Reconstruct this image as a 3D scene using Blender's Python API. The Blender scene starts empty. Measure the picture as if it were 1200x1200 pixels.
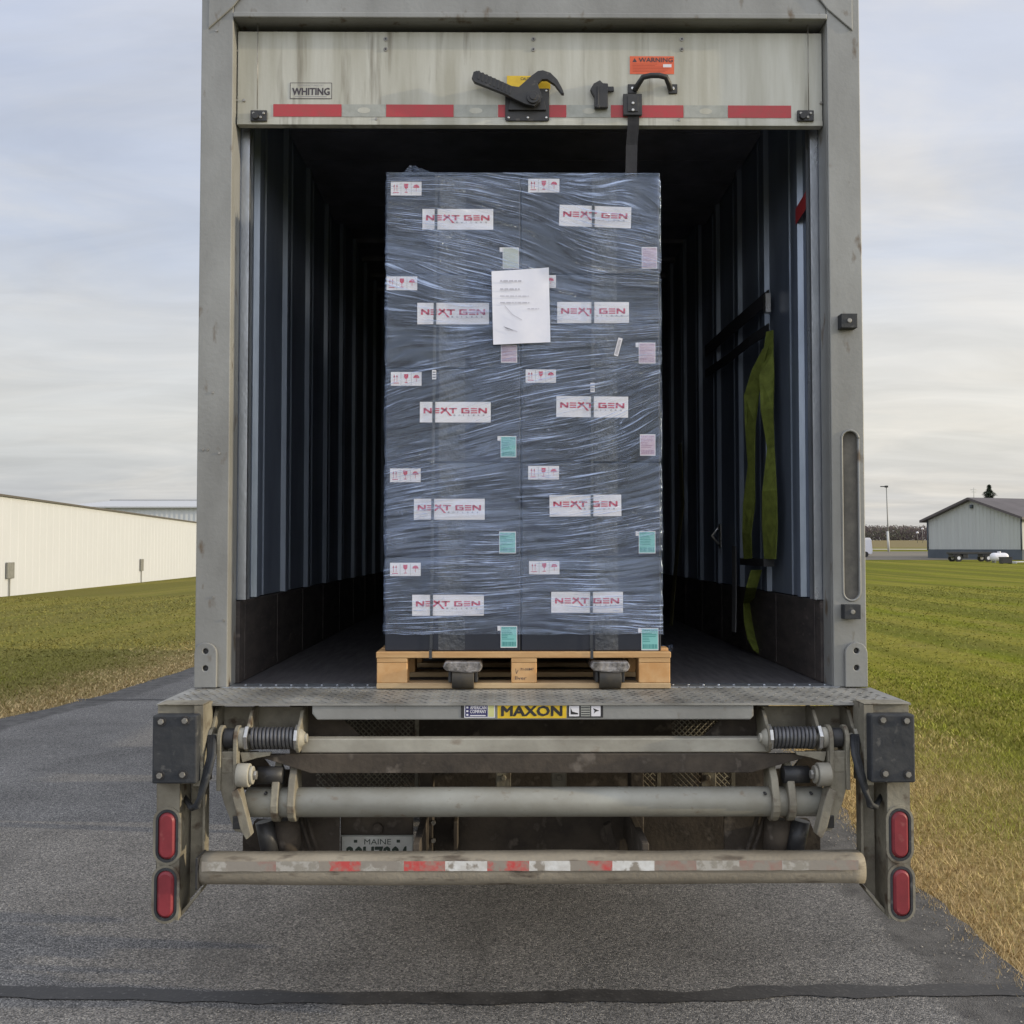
import bpy, bmesh, math, random
import numpy as np
from mathutils import Vector, Matrix, Euler, noise
random.seed(7); rng = np.random.default_rng(7)
R = math.radians
S = bpy.context.scene
COL = S.collection

# ------------------------------------------------------------------ camera
CAM = Vector((0, 0, 1.70))
PITCH = math.atan(42/1200); YAW = math.atan(8/1200)
cd = bpy.data.cameras.new('camera'); cam = bpy.data.objects.new('camera', cd); COL.objects.link(cam)
cam.location = CAM; cam.rotation_euler = Euler((math.pi/2 + PITCH, 0, -YAW))
cd.sensor_width = 36; cd.lens = 36; cd.clip_start = 0.05; cd.clip_end = 6000
S.camera = cam
S.render.resolution_x = 1024; S.render.resolution_y = 1024
CM = Euler((math.pi/2 + PITCH, 0, -YAW)).to_matrix()
def W(px, py, Y):                       # photo pixel (1200 px frame) -> point on the plane y = Y
    d = CM @ Vector(((px-600)/1200, (600-py)/1200, -1))
    return CAM + d*(Y/d.y)

# ------------------------------------------------------------------ light
SUN_EL, SUN_AZ = R(12), R(97.5)         # azimuth from +Y towards +X
sd = Vector((math.sin(SUN_AZ)*math.cos(SUN_EL), math.cos(SUN_AZ)*math.cos(SUN_EL), math.sin(SUN_EL)))
sl = bpy.data.lights.new('sun', 'SUN'); sl.energy = 3.3; sl.angle = R(0.7); sl.color = (1, .85, .60)
so = bpy.data.objects.new('sun', sl); COL.objects.link(so); so.rotation_euler = (-sd).to_track_quat('-Z', 'Y').to_euler(); so.location = (30, -3, 8)
world = bpy.data.worlds.new('World'); S.world = world; world.use_nodes = True
def build_world():
    nt = world.node_tree; N = nt.nodes; L = nt.links; N.clear()
    out = N.new('ShaderNodeOutputWorld'); bg = N.new('ShaderNodeBackground'); bg.inputs[1].default_value = 0.1
    sky = N.new('ShaderNodeTexSky'); sky.sky_type = 'NISHITA'; sky.sun_disc = False
    sky.sun_elevation = SUN_EL; sky.sun_rotation = SUN_AZ; sky.air_density = 1; sky.dust_density = 2
    tc = N.new('ShaderNodeTexCoord'); sep = N.new('ShaderNodeSeparateXYZ'); L.new(tc.outputs['Generated'], sep.inputs[0])
    rp = N.new('ShaderNodeValToRGB'); L.new(sep.outputs['Z'], rp.inputs[0])
    pts = [(0, (.53, .55, .58)), (.05, (.56, .575, .60)), (.11, (.68, .69, .69)), (.19, (.70, .72, .75)), (.26, (.575, .635, .76)), (.36, (.56, .62, .76)), (.5, (.56, .62, .77)), (1, (.66, .72, .86))]
    cr = rp.color_ramp
    while len(cr.elements) < len(pts): cr.elements.new(.5)
    for e, (p, c) in zip(cr.elements, pts): e.position = p; e.color = (*[v*10 for v in c], 1)
    # cloud sheet: project the direction on a plane overhead
    zc = N.new('ShaderNodeMath'); zc.operation = 'ADD'; zc.inputs[1].default_value = .12; L.new(sep.outputs['Z'], zc.inputs[0])
    zm = N.new('ShaderNodeMath'); zm.operation = 'MAXIMUM'; zm.inputs[1].default_value = .08; L.new(zc.outputs[0], zm.inputs[0])
    dv = N.new('ShaderNodeVectorMath'); dv.operation = 'DIVIDE'; L.new(tc.outputs['Generated'], dv.inputs[0])
    cmb = N.new('ShaderNodeCombineXYZ'); [L.new(zm.outputs[0], cmb.inputs[i]) for i in range(3)]; L.new(cmb.outputs[0], dv.inputs[1])
    mp = N.new('ShaderNodeMapping'); mp.inputs['Rotation'].default_value = (0, 0, .5); mp.inputs['Scale'].default_value = (.7, 1.0, .1); L.new(dv.outputs[0], mp.inputs[0])
    nz = N.new('ShaderNodeTexNoise'); nz.inputs['Scale'].default_value = 1.5; nz.inputs['Detail'].default_value = 7; nz.inputs['Roughness'].default_value = .58; nz.inputs['Distortion'].default_value = .5
    L.new(mp.outputs[0], nz.inputs[0])
    cf = N.new('ShaderNodeMapRange'); cf.interpolation_type = 'SMOOTHSTEP'; cf.inputs[1].default_value = .38; cf.inputs[2].default_value = .72; cf.inputs[3].default_value = 0; cf.inputs[4].default_value = .6; L.new(nz.outputs[0], cf.inputs[0])
    mp2 = N.new('ShaderNodeMapping'); mp2.inputs['Rotation'].default_value = (0, 0, .9); mp2.inputs['Scale'].default_value = (.8, 1.7, .1); mp2.inputs['Location'].default_value = (3, 1, 0); L.new(dv.outputs[0], mp2.inputs[0])
    nz2 = N.new('ShaderNodeTexNoise'); nz2.inputs['Scale'].default_value = 1.6; nz2.inputs['Detail'].default_value = 6; nz2.inputs['Roughness'].default_value = .55; nz2.inputs['Distortion'].default_value = .8; L.new(mp2.outputs[0], nz2.inputs[0])
    cmx = N.new('ShaderNodeMixRGB'); cmx.inputs[2].default_value = (7.9, 7.75, 7.5, 1); L.new(cf.outputs[0], cmx.inputs[0]); L.new(rp.outputs[0], cmx.inputs[1])
    rp = cmx
    r2 = N.new('ShaderNodeMapRange'); r2.inputs[1].default_value = .3; r2.inputs[2].default_value = .7; r2.inputs[3].default_value = .92; r2.inputs[4].default_value = 1.11; L.new(nz2.outputs[0], r2.inputs[0])
    # a brighter, warmer side to the right where the sun stands behind the cloud
    r3 = N.new('ShaderNodeMapRange'); r3.inputs[1].default_value = -.5; r3.inputs[2].default_value = .9; r3.inputs[3].default_value = 0; r3.inputs[4].default_value = 1; L.new(sep.outputs['X'], r3.inputs[0])
    warm = N.new('ShaderNodeMixRGB'); warm.inputs[1].default_value = (1, 1, 1, 1); warm.inputs[2].default_value = (1.30, 1.23, 1.12, 1); L.new(r3.outputs[0], warm.inputs[0])
    m1 = N.new('ShaderNodeMixRGB'); m1.blend_type = 'MULTIPLY'; m1.inputs[0].default_value = 1; L.new(rp.outputs[0], m1.inputs[1]); L.new(warm.outputs[0], m1.inputs[2])
    m2 = N.new('ShaderNodeVectorMath'); m2.operation = 'SCALE'; L.new(m1.outputs[0], m2.inputs[0]); L.new(r2.outputs[0], m2.inputs['Scale'])
    # extra sky brightness added behind the camera to lift the rear-facing surfaces
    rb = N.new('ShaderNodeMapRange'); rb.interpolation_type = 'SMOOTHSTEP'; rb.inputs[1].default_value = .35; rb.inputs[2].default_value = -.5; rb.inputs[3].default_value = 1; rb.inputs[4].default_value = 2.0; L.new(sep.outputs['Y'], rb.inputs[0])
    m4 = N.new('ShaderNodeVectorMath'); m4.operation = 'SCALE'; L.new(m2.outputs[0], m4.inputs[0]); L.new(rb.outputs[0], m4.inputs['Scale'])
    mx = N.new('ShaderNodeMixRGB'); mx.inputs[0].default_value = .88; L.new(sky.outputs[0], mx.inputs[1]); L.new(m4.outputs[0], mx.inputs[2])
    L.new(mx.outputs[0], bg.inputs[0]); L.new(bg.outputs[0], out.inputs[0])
build_world()
S.view_settings.view_transform = 'Standard'; S.view_settings.look = 'None'; S.view_settings.gamma = 1; S.view_settings.exposure = 0
S.render.engine = 'CYCLES'
S.cycles.max_bounces = 8; S.cycles.transparent_max_bounces = 16

# ------------------------------------------------------------------ materials
def nodes(name):
    m = bpy.data.materials.new(name); m.use_nodes = True
    nt = m.node_tree; b = nt.nodes['Principled BSDF']
    return m, nt, nt.nodes, nt.links, b
def rgb(c): return (c[0], c[1], c[2], 1)
def surf(name, c1, c2=None, rough=.6, metal=0, scale=6, stretch=(1, 1, 1), bump=.1, bscale=60, spec=.4, lo=.35, hi=.65, c3=None, s3=25, lo3=.6, hi3=.68, detail=6, rvar=.12):
    """colour c1/c2 mixed by noise, c3 as sparse spots or streaks, fine bump"""
    m, nt, N, L, b = nodes(name)
    tc = N.new('ShaderNodeTexCoord'); mp = N.new('ShaderNodeMapping'); mp.inputs['Scale'].default_value = stretch
    L.new(tc.outputs['Object'], mp.inputs[0])
    n = N.new('ShaderNodeTexNoise'); n.inputs['Scale'].default_value = scale; n.inputs['Detail'].default_value = detail; n.inputs['Roughness'].default_value = .6
    L.new(mp.outputs[0], n.inputs[0])
    mr = N.new('ShaderNodeMapRange'); mr.inputs[1].default_value = lo; mr.inputs[2].default_value = hi; L.new(n.outputs[0], mr.inputs[0])
    mix = N.new('ShaderNodeMixRGB'); mix.inputs[1].default_value = rgb(c1); mix.inputs[2].default_value = rgb(c2 or c1); L.new(mr.outputs[0], mix.inputs[0])
    last = mix.outputs[0]
    if c3:
        n3 = N.new('ShaderNodeTexNoise'); n3.inputs['Scale'].default_value = s3; n3.inputs['Detail'].default_value = 5; L.new(mp.outputs[0], n3.inputs[0])
        m3 = N.new('ShaderNodeMapRange'); m3.inputs[1].default_value = lo3; m3.inputs[2].default_value = hi3; L.new(n3.outputs[0], m3.inputs[0])
        x3 = N.new('ShaderNodeMixRGB'); x3.inputs[2].default_value = rgb(c3); L.new(m3.outputs[0], x3.inputs[0]); L.new(last, x3.inputs[1]); last = x3.outputs[0]
    L.new(last, b.inputs['Base Color'])
    rr = N.new('ShaderNodeMapRange'); rr.inputs[3].default_value = max(.03, rough-rvar); rr.inputs[4].default_value = min(1, rough+rvar); L.new(n.outputs[0], rr.inputs[0]); L.new(rr.outputs[0], b.inputs['Roughness'])
    b.inputs['Metallic'].default_value = metal; b.inputs['Specular IOR Level'].default_value = spec
    if bump:
        nb = N.new('ShaderNodeTexNoise'); nb.inputs['Scale'].default_value = bscale; nb.inputs['Detail'].default_value = 4; L.new(tc.outputs['Object'], nb.inputs[0])
        bp = N.new('ShaderNodeBump'); bp.inputs['Strength'].default_value = bump; bp.inputs['Distance'].default_value = .01; L.new(nb.outputs[0], bp.inputs['Height']); L.new(bp.outputs[0], b.inputs['Normal'])
    return m
M = {}
M['frame'] = surf('frame steel', (.285, .287, .275), (.20, .20, .19), rough=.45, metal=.15, scale=3, stretch=(1, 1, .5), c3=(.13, .10, .07), s3=15, lo3=.62, hi3=.72, bump=.10)
M['door'] = surf('door panel', (.52, .52, .47), (.37, .36, .30), rough=.5, scale=5, stretch=(2.2, 1, .18), c3=(.17, .15, .11), s3=9, lo3=.60, hi3=.78, bump=.05)
M['rib_glint'] = surf('rib edge', (.34, .39, .47), (.22, .26, .32), rough=.35, metal=.4, scale=8, stretch=(1, 1, .2), bump=.03)  # brighter colour on the rib slopes imitates glints of light
M['wall_in'] = surf('interior wall', (.22, .26, .34), (.15, .18, .24), rough=.4, metal=.15, scale=3, stretch=(1, 1, .4), bump=.04)
M['dark_in'] = surf('interior dark', (.20, .20, .23), (.14, .14, .16), rough=.7, scale=5)
M['scuff'] = surf('scuff liner', (.065, .055, .05), (.035, .03, .03), rough=.75, scale=7, stretch=(1, 1, 3), c3=(.12, .10, .09), s3=14, lo3=.6, hi3=.75)
M['floorw'] = surf('trailer floor wood', (.085, .08, .085), (.05, .048, .052), rough=.75, scale=6, stretch=(6, .6, 1), c3=(.09, .085, .08), s3=30, lo3=.62, hi3=.7)
M['track'] = surf('galvanised track', (.50, .53, .57), (.33, .35, .38), rough=.3, metal=.75, scale=8, stretch=(1, 1, .3))
M['white'] = surf('trailer skin', (.62, .62, .60), (.5, .5, .48), rough=.5, scale=2)
M['tan'] = surf('dusty grey steel', (.27, .25, .195), (.15, .135, .105), rough=.65, metal=.1, scale=7, c3=(.085, .06, .04), s3=16, lo3=.56, hi3=.70, bump=.2)
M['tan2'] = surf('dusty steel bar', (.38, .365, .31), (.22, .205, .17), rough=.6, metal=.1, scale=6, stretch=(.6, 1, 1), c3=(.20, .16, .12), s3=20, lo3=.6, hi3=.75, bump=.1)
M['pipe'] = surf('grey pipe', (.31, .31, .275), (.21, .20, .165), rough=.5, metal=.15, scale=4, stretch=(.7, 1, 1), c3=(.20, .17, .13), s3=30, lo3=.62, hi3=.72, bump=.06)
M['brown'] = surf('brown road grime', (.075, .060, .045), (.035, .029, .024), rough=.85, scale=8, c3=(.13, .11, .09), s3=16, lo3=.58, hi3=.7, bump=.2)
M['black'] = surf('black paint', (.022, .022, .024), (.035, .035, .036), rough=.45, scale=12, c3=(.07, .065, .06), s3=40, lo3=.62, hi3=.72, bump=.06)
M['rubber'] = surf('black rubber', (.022, .025, .03), (.04, .042, .045), rough=.7, scale=14, c3=(.08, .08, .078), s3=35, lo3=.62, hi3=.72, bump=.25, bscale=40)
M['chrome'] = surf('bright worn steel', (.55, .55, .54), (.38, .37, .35), rough=.3, metal=.8, scale=20, bump=.08)
M['steel'] = surf('bolt steel', (.32, .31, .29), (.2, .19, .17), rough=.45, metal=.6, scale=30)
M['spring'] = surf('spring steel', (.13, .13, .135), (.08, .08, .085), rough=.4, metal=.5, scale=30)
M['lens'] = surf('red lens', (.25, .035, .045), (.18, .025, .032), rough=.45, scale=10, spec=.4, c3=(.34, .12, .11), s3=18, lo3=.6, hi3=.8, bump=.05, bscale=250)
M['wood'] = surf('pine', (.52, .33, .155), (.44, .255, .11), rough=.7, scale=9, stretch=(.6, .6, 6), c3=(.30, .15, .06), s3=4, lo3=.64, hi3=.72, bump=.12, bscale=90)
M['woodend'] = surf('pine block', (.58, .36, .17), (.50, .27, .105), rough=.7, scale=14, stretch=(1, 1, 1), bump=.1)
M['woodgrey'] = surf('pine board weathered', (.50, .37, .21), (.37, .255, .14), rough=.75, scale=8, stretch=(.5, .5, 5), c3=(.22, .12, .06), s3=4, lo3=.63, hi3=.72, bump=.12)
M['carton'] = surf('black carton', (.013, .017, .028), (.018, .022, .034), rough=.5, scale=5, bump=.03)
M['ptape'] = surf('clear tape on black', (.040, .046, .058), (.075, .08, .088), rough=.22, scale=22, stretch=(1, 1, .6), bump=.5, bscale=50)
M['cartonedge'] = surf('dark band', (.02, .02, .022), rough=.3)
M['paper'] = surf('white label', (.72, .71, .74), (.66, .65, .69), rough=.5, scale=8, bump=0)
M['paper2'] = surf('white sheet', (.80, .80, .87), (.72, .73, .82), rough=.6, scale=7, bump=.1, bscale=8)
M['redink'] = surf('red ink', (.50, .05, .09), rough=.5, bump=0)
M['greyink'] = surf('grey ink', (.25, .24, .27), rough=.6, bump=0)
M['faintink'] = surf('faint ink', (.48, .48, .55), rough=.6, bump=0)
M['darkink'] = surf('dark ink', (.06, .05, .06), rough=.6, bump=0)
M['teal'] = surf('teal label', (.22, .52, .50), (.18, .46, .45), rough=.5, bump=0)
M['tealink'] = surf('teal ink', (.05, .22, .22), rough=.5, bump=0)
M['pink'] = surf('pink label', (.56, .45, .54), (.52, .41, .49), rough=.5, bump=0)
M['pinkink'] = surf('pink ink', (.34, .22, .30), rough=.5, bump=0)
M['palelabel'] = surf('pale label', (.48, .52, .47), (.42, .46, .42), rough=.5, bump=0)
M['yellow'] = surf('yellow label', (.72, .50, .025), (.6, .40, .03), rough=.45, scale=20, bump=0)
M['orange'] = surf('orange label', (.70, .13, .05), (.62, .11, .05), rough=.5, scale=20, bump=0)
M['navy'] = surf('navy label', (.035, .035, .12), rough=.5, bump=0)
M['tape_red'] = surf('red tape', (.42, .035, .045), (.36, .05, .05), rough=.35, scale=30, bump=.03, bscale=200)
M['tape_grey'] = surf('grey reflective tape', (.36, .37, .34), (.30, .31, .28), rough=.35, scale=30)
M['tape_red_worn'] = surf('worn red tape', (.50, .075, .07), (.30, .22, .18), rough=.5, scale=25, lo=.42, hi=.62, c3=(.27, .24, .20), s3=14, lo3=.50, hi3=.56)
M['tape_white_worn'] = surf('worn white tape', (.66, .66, .64), (.5, .48, .44), rough=.5, scale=25, c3=(.27, .24, .20), s3=16, lo3=.56, hi3=.61)
M['tape_faded_red'] = surf('faded red tape', (.30, .17, .14), (.27, .23, .19), rough=.6, scale=20, c3=(.26, .235, .2), s3=16, lo3=.46, hi3=.54)
M['tape_faded_white'] = surf('faded white tape', (.40, .38, .34), (.28, .26, .22), rough=.6, scale=30, lo=.45, hi=.55, c3=(.26, .235, .2), s3=16, lo3=.48, hi3=.54)
M['plate'] = surf('number plate', (.62, .63, .58), (.5, .49, .44), rough=.6, scale=20, bump=0)
M['strapy'] = surf('yellow green strap', (.19, .23, .04), (.115, .14, .025), rough=.8, scale=30, bump=.2, bscale=300)
M['strapk'] = surf('dark strap', (.025, .025, .03), (.04, .04, .045), rough=.8, scale=30)
M['strapg'] = surf('grey strap', (.12, .12, .12), rough=.8)
M['band'] = surf('strapping', (.05, .055, .065), (.035, .04, .045), rough=.35, bump=0)
M['tyre'] = surf('tyre', (.025, .025, .025), (.04, .038, .035), rough=.85, scale=12)

def deck_mat():
    m, nt, N, L, b = nodes('tread plate')
    tc = N.new('ShaderNodeTexCoord')
    n = N.new('ShaderNodeTexNoise'); n.inputs['Scale'].default_value = 5; n.inputs['Detail'].default_value = 7; L.new(tc.outputs['Object'], n.inputs[0])
    r = N.new('ShaderNodeValToRGB'); r.color_ramp.elements[0].position = .35; r.color_ramp.elements[0].color = (.17, .165, .15, 1); r.color_ramp.elements[1].position = .65; r.color_ramp.elements[1].color = (.34, .335, .31, 1)
    L.new(n.outputs[0], r.inputs[0]); L.new(r.outputs[0], b.inputs['Base Color'])
    b.inputs['Roughness'].default_value = .5; b.inputs['Metallic'].default_value = .2
    return m
M['deck'] = deck_mat()

def film_mat():
    m, nt, N, L, b = nodes('stretch film')
    uv = N.new('ShaderNodeUVMap'); uv.uv_map = 'wrinkle'
    def nz(sc, sx, sy, det, dist=0., off=0):
        mp = N.new('ShaderNodeMapping'); mp.inputs['Scale'].default_value = (sx, sy, 1); mp.inputs['Location'].default_value = (off, off*.7, 0); L.new(uv.outputs[0], mp.inputs[0])
        n = N.new('ShaderNodeTexNoise'); n.inputs['Scale'].default_value = sc; n.inputs['Detail'].default_value = det; n.inputs['Distortion'].default_value = dist; n.inputs['Roughness'].default_value = .6; L.new(mp.outputs[0], n.inputs[0])
        return n.outputs[0]
    fine = nz(1, 4.5, 170, 5, .25); mid = nz(1, 2.2, 60, 5, .35, 5); patch = nz(1, 2.2, 4.5, 3, .2, 9); spark = nz(1, 14, 60, 4, 1.4, 3)
    def mth(op, p, q):
        x = N.new('ShaderNodeMath'); x.operation = op
        for k_, v_ in ((0, p), (1, q)):
            if isinstance(v_, (int, float)): x.inputs[k_].default_value = v_
            else: L.new(v_, x.inputs[k_])
        return x.outputs[0]
    def mrg(v, p, q, lo, hi):
        x = N.new('ShaderNodeMapRange'); x.interpolation_type = 'SMOOTHSTEP'; x.inputs[1].default_value = p; x.inputs[2].default_value = q; x.inputs[3].default_value = lo; x.inputs[4].default_value = hi; L.new(v, x.inputs[0]); return x.outputs[0]
    a = N.new('ShaderNodeMath'); a.operation = 'ADD'; L.new(fine, a.inputs[0]); L.new(mid, a.inputs[1])
    mask = mrg(patch, .40, .54, .10, 1.0)                       # taut clear areas against gathered ones
    veil = mrg(nz(1, 1.3, 2.2, 4, .4, 21), .36, .66, .035, .19)   # layers of film: more or less milky
    thin = mth('MULTIPLY', mrg(fine, .50, .70, 0, .72), mask)
    dark = mrg(mid, .38, .52, .2, 1.0)                         # dark gaps between gathers
    ridge = mrg(mth('ABSOLUTE', mth('SUBTRACT', nz(1, 2.0, 80, 3, .3, 13), .5), 0), .0, .022, .42, 0)
    ridge = mth('MULTIPLY', ridge, mrg(nz(1, 3, 8, 3, 0, 31), .48, .62, 0, 1))
    sp = mrg(spark, .68, .76, 0, .5)
    al = mth('ADD', mth('MULTIPLY', veil, dark), mth('ADD', thin, mth('ADD', mth('MULTIPLY', ridge, mask), sp)))
    ad2 = N.new('ShaderNodeMath'); ad2.operation = 'ADD'; ad2.use_clamp = True; ad2.inputs[1].default_value = 0; L.new(al, ad2.inputs[0])
    a_ = mth('ADD', mth('MULTIPLY', a.outputs[0], mask), mth('MULTIPLY', ridge, .4)); a = a_.node
    b.inputs['Base Color'].default_value = (.46, .58, .88, 1); b.inputs['Roughness'].default_value = .25; b.inputs['Specular IOR Level'].default_value = .5
    L.new(ad2.outputs[0], b.inputs['Alpha'])
    bp = N.new('ShaderNodeBump'); bp.inputs['Strength'].default_value = 1; bp.inputs['Distance'].default_value = .009; L.new(a.outputs[0], bp.inputs['Height']); L.new(bp.outputs[0], b.inputs['Normal'])
    gl = N.new('ShaderNodeBsdfGlossy'); gl.inputs['Roughness'].default_value = .13; gl.inputs['Color'].default_value = (.68, .82, 1, 1); L.new(bp.outputs[0], gl.inputs['Normal'])
    mx = N.new('ShaderNodeMixShader'); mx.inputs[0].default_value = .05
    out = N['Material Output']; L.new(b.outputs[0], mx.inputs[1]); L.new(gl.outputs[0], mx.inputs[2]); L.new(mx.outputs[0], out.inputs[0])
    return m
M['film'] = film_mat()

# ------------------------------------------------------------------ mesh builder
class MB:
    def __init__(s): s.v = []; s.f = []; s.mi = []; s.sm = []
    def add(s, vs, fs, m=0, smooth=False):
        o = len(s.v); s.v += [tuple(v) for v in vs]
        for f in fs: s.f.append([o+i for i in f]); s.mi.append(m); s.sm.append(smooth)
        return s
    def box(s, x0, x1, y0, y1, z0, z1, m=0):
        x0, x1 = sorted((x0, x1)); y0, y1 = sorted((y0, y1)); z0, z1 = sorted((z0, z1))
        return s.add([(x0,y0,z0),(x1,y0,z0),(x1,y1,z0),(x0,y1,z0),(x0,y0,z1),(x1,y0,z1),(x1,y1,z1),(x0,y1,z1)],
                     [(0,3,2,1),(4,5,6,7),(0,1,5,4),(1,2,6,5),(2,3,7,6),(3,0,4,7)], m)
    def prism(s, pts, a0, a1, axis='y', m=0):
        n = len(pts)
        def P(p, a): return (p[0], a, p[1]) if axis == 'y' else ((a, p[0], p[1]) if axis == 'x' else (p[0], p[1], a))
        return s.add([P(p, a0) for p in pts] + [P(p, a1) for p in pts],
                     [list(range(n)), list(range(2*n-1, n-1, -1))] + [(i, n+i, n+(i+1) % n, (i+1) % n) for i in range(n)], m)
    def cyl(s, p0, p1, r, m=0, seg=20, r1=None, caps=True, smooth=True):
        p0 = Vector(p0); p1 = Vector(p1); d = (p1-p0).normalized(); r1 = r if r1 is None else r1
        a = d.orthogonal().normalized(); b = d.cross(a)
        vs = [p0 + (a*math.cos(t)+b*math.sin(t))*r for t in [2*math.pi*i/seg for i in range(seg)]] + [p1 + (a*math.cos(t)+b*math.sin(t))*r1 for t in [2*math.pi*i/seg for i in range(seg)]]
        s.add(vs, [(i, (i+1) % seg, seg+(i+1) % seg, seg+i) for i in range(seg)], m, smooth)
        if caps: s.add(vs, [list(range(seg-1, -1, -1)), list(range(seg, 2*seg))], m)
        return s
    def tube(s, pts, r, m=0, seg=8):
        pts = [Vector(p) for p in pts]; n = len(pts); vs = []
        a = None
        for i, p in enumerate(pts):
            d = (pts[min(i+1, n-1)]-pts[max(i-1, 0)]).normalized()
            a = d.orthogonal().normalized() if a is None else (a - d*a.dot(d)).normalized()
            b = d.cross(a)
            vs += [p + (a*math.cos(2*math.pi*k/seg)+b*math.sin(2*math.pi*k/seg))*r for k in range(seg)]
        fs = [(i*seg+k, i*seg+(k+1) % seg, (i+1)*seg+(k+1) % seg, (i+1)*seg+k) for i in range(n-1) for k in range(seg)]
        s.add(vs, fs, m, True); s.add(vs, [list(range(seg-1, -1, -1)), list(range((n-1)*seg, n*seg))], m)
        return s
    def ribbon(s, pts, wv, t=.002, m=0, nv=None):
        """strap: centre points, half-width vector(s), small thickness along the surface normal"""
        pts = [Vector(p) for p in pts]; n = len(pts); vs = []
        for i, p in enumerate(pts):
            w = Vector(wv[i] if isinstance(wv, list) else wv); d = (pts[min(i+1, n-1)]-pts[max(i-1, 0)]).normalized(); nn = d.cross(w).normalized()*t
            vs += [p-w-nn, p+w-nn, p+w+nn, p-w+nn]
        fs = [(i*4+k, i*4+(k+1) % 4, i*4+4+(k+1) % 4, i*4+4+k) for i in range(n-1) for k in range(4)] + [(0, 1, 2, 3), (4*n-1, 4*n-2, 4*n-3, 4*n-4)]
        return s.add(vs, fs, m)
    def plate(s, outer, holes, y0, y1, m=0):
        """polygon in xz with holes, thickness y0..y1"""
        for y in (y0, y1):
            bm = bmesh.new(); es = []
            for loop in [outer]+holes:
                vv = [bm.verts.new((p[0], y, p[1])) for p in loop]
                es += [bm.edges.new((vv[i], vv[(i+1) % len(vv)])) for i in range(len(vv))]
            bmesh.ops.triangle_fill(bm, edges=es, use_beauty=True)
            bm.verts.index_update()
            s.add([v.co for v in bm.verts], [[v.index for v in f.verts] for f in bm.faces], m); bm.free()
        for loop in [outer]+holes:
            n = len(loop)
            s.add([(p[0], y0, p[1]) for p in loop]+[(p[0], y1, p[1]) for p in loop], [(i, (i+1) % n, n+(i+1) % n, n+i) for i in range(n)], m)
        return s
    def rect(s, x0, x1, z0, z1, y, m=0): return s.add([(x0,y,z0),(x1,y,z0),(x1,y,z1),(x0,y,z1)], [(0,1,2,3)], m)
    def poly(s, pts, y, m=0): return s.add([(p[0], y, p[1]) for p in pts], [list(range(len(pts)))], m)
    def build(s, name, mats, parent=None, bevel=0, fix=True, seg=2, **k):
        me = bpy.data.meshes.new(name)
        org = ORG.get(parent.name, Vector()) if parent else Vector(k.get('origin', (0, 0, 0)))
        me.from_pydata([(v[0]-org[0], v[1]-org[1], v[2]-org[2]) for v in s.v], [], s.f)
        for mt in (mats if isinstance(mats, (list, tuple)) else [mats]): me.materials.append(M[mt] if isinstance(mt, str) else mt)
        me.polygons.foreach_set('material_index', s.mi); me.polygons.foreach_set('use_smooth', s.sm)
        bm = bmesh.new(); bm.from_mesh(me)
        bmesh.ops.remove_doubles(bm, verts=bm.verts, dist=1e-5)
        if fix: bmesh.ops.recalc_face_normals(bm, faces=bm.faces)
        bm.to_mesh(me); bm.free(); me.update()
        o = bpy.data.objects.new(name, me); COL.objects.link(o)
        if parent: o.parent = parent
        else: o.location = org
        ORG[o.name] = org
        if bevel:
            md = o.modifiers.new('bevel', 'BEVEL'); md.width = bevel; md.segments = seg; md.limit_method = 'ANGLE'; md.angle_limit = R(50)
        return o
ORG = {}
def tag(o, label=None, cat=None, group=None, kind=None):
    if label: o['label'] = label
    if cat: o['category'] = cat
    if group: o['group'] = group
    if kind: o['kind'] = kind
    return o
def thing(name, loc, label, cat, group=None):
    o = bpy.data.objects.new(name, None); COL.objects.link(o); o.location = loc; o.empty_display_size = .2
    ORG[o.name] = Vector(loc); return tag(o, label, cat, group)
_tx = {}
def text_geo(s, bold=0.):
    k = (s, bold)
    if k not in _tx:
        c = bpy.data.curves.new('t', 'FONT'); c.body = s; c.offset = bold; c.resolution_u = 2
        o = bpy.data.objects.new('t', c); COL.objects.link(o)
        me = bpy.data.meshes.new_from_object(o.evaluated_get(bpy.context.evaluated_depsgraph_get()))
        vs = [tuple(v.co) for v in me.vertices]; fs = [list(p.vertices) for p in me.polygons]
        bpy.data.objects.remove(o); bpy.data.curves.remove(c); bpy.data.meshes.remove(me)
        xs = [v[0] for v in vs]; ys = [v[1] for v in vs]
        _tx[k] = ([((v[0]-min(xs))/(max(xs)-min(xs)), (v[1]-min(ys))/(max(ys)-min(ys))) for v in vs], fs)
    return _tx[k]
def text(mb, s, x0, x1, z0, z1, y, m=0, bold=0.):
    vs, fs = text_geo(s); h = (z1-z0)*bold*2.2                  # heavier type: the glyphs laid over themselves, slightly shifted
    for k, (dx, dz) in enumerate([(0, 0)] if not bold else [(0, 0), (-h, 0), (h, 0), (0, h*.7), (0, -h*.7), (h, h*.7), (-h, -h*.7)]):
        mb.add([(x0+h+(x1-x0-2*h)*v[0]+dx, y-.00006*k, z0+h*.7+(z1-z0-1.4*h)*v[1]+dz) for v in vs], fs, m)
def stroke(mb, p, q, w, y, m):
    dx, dz = q[0]-p[0], q[1]-p[1]; l = math.hypot(dx, dz) or 1; nx, nz = -dz/l*w/2, dx/l*w/2
    mb.poly([(p[0]-nx, p[1]-nz), (q[0]-nx, q[1]-nz), (q[0]+nx, q[1]+nz), (p[0]+nx, p[1]+nz)], y, m)
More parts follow.
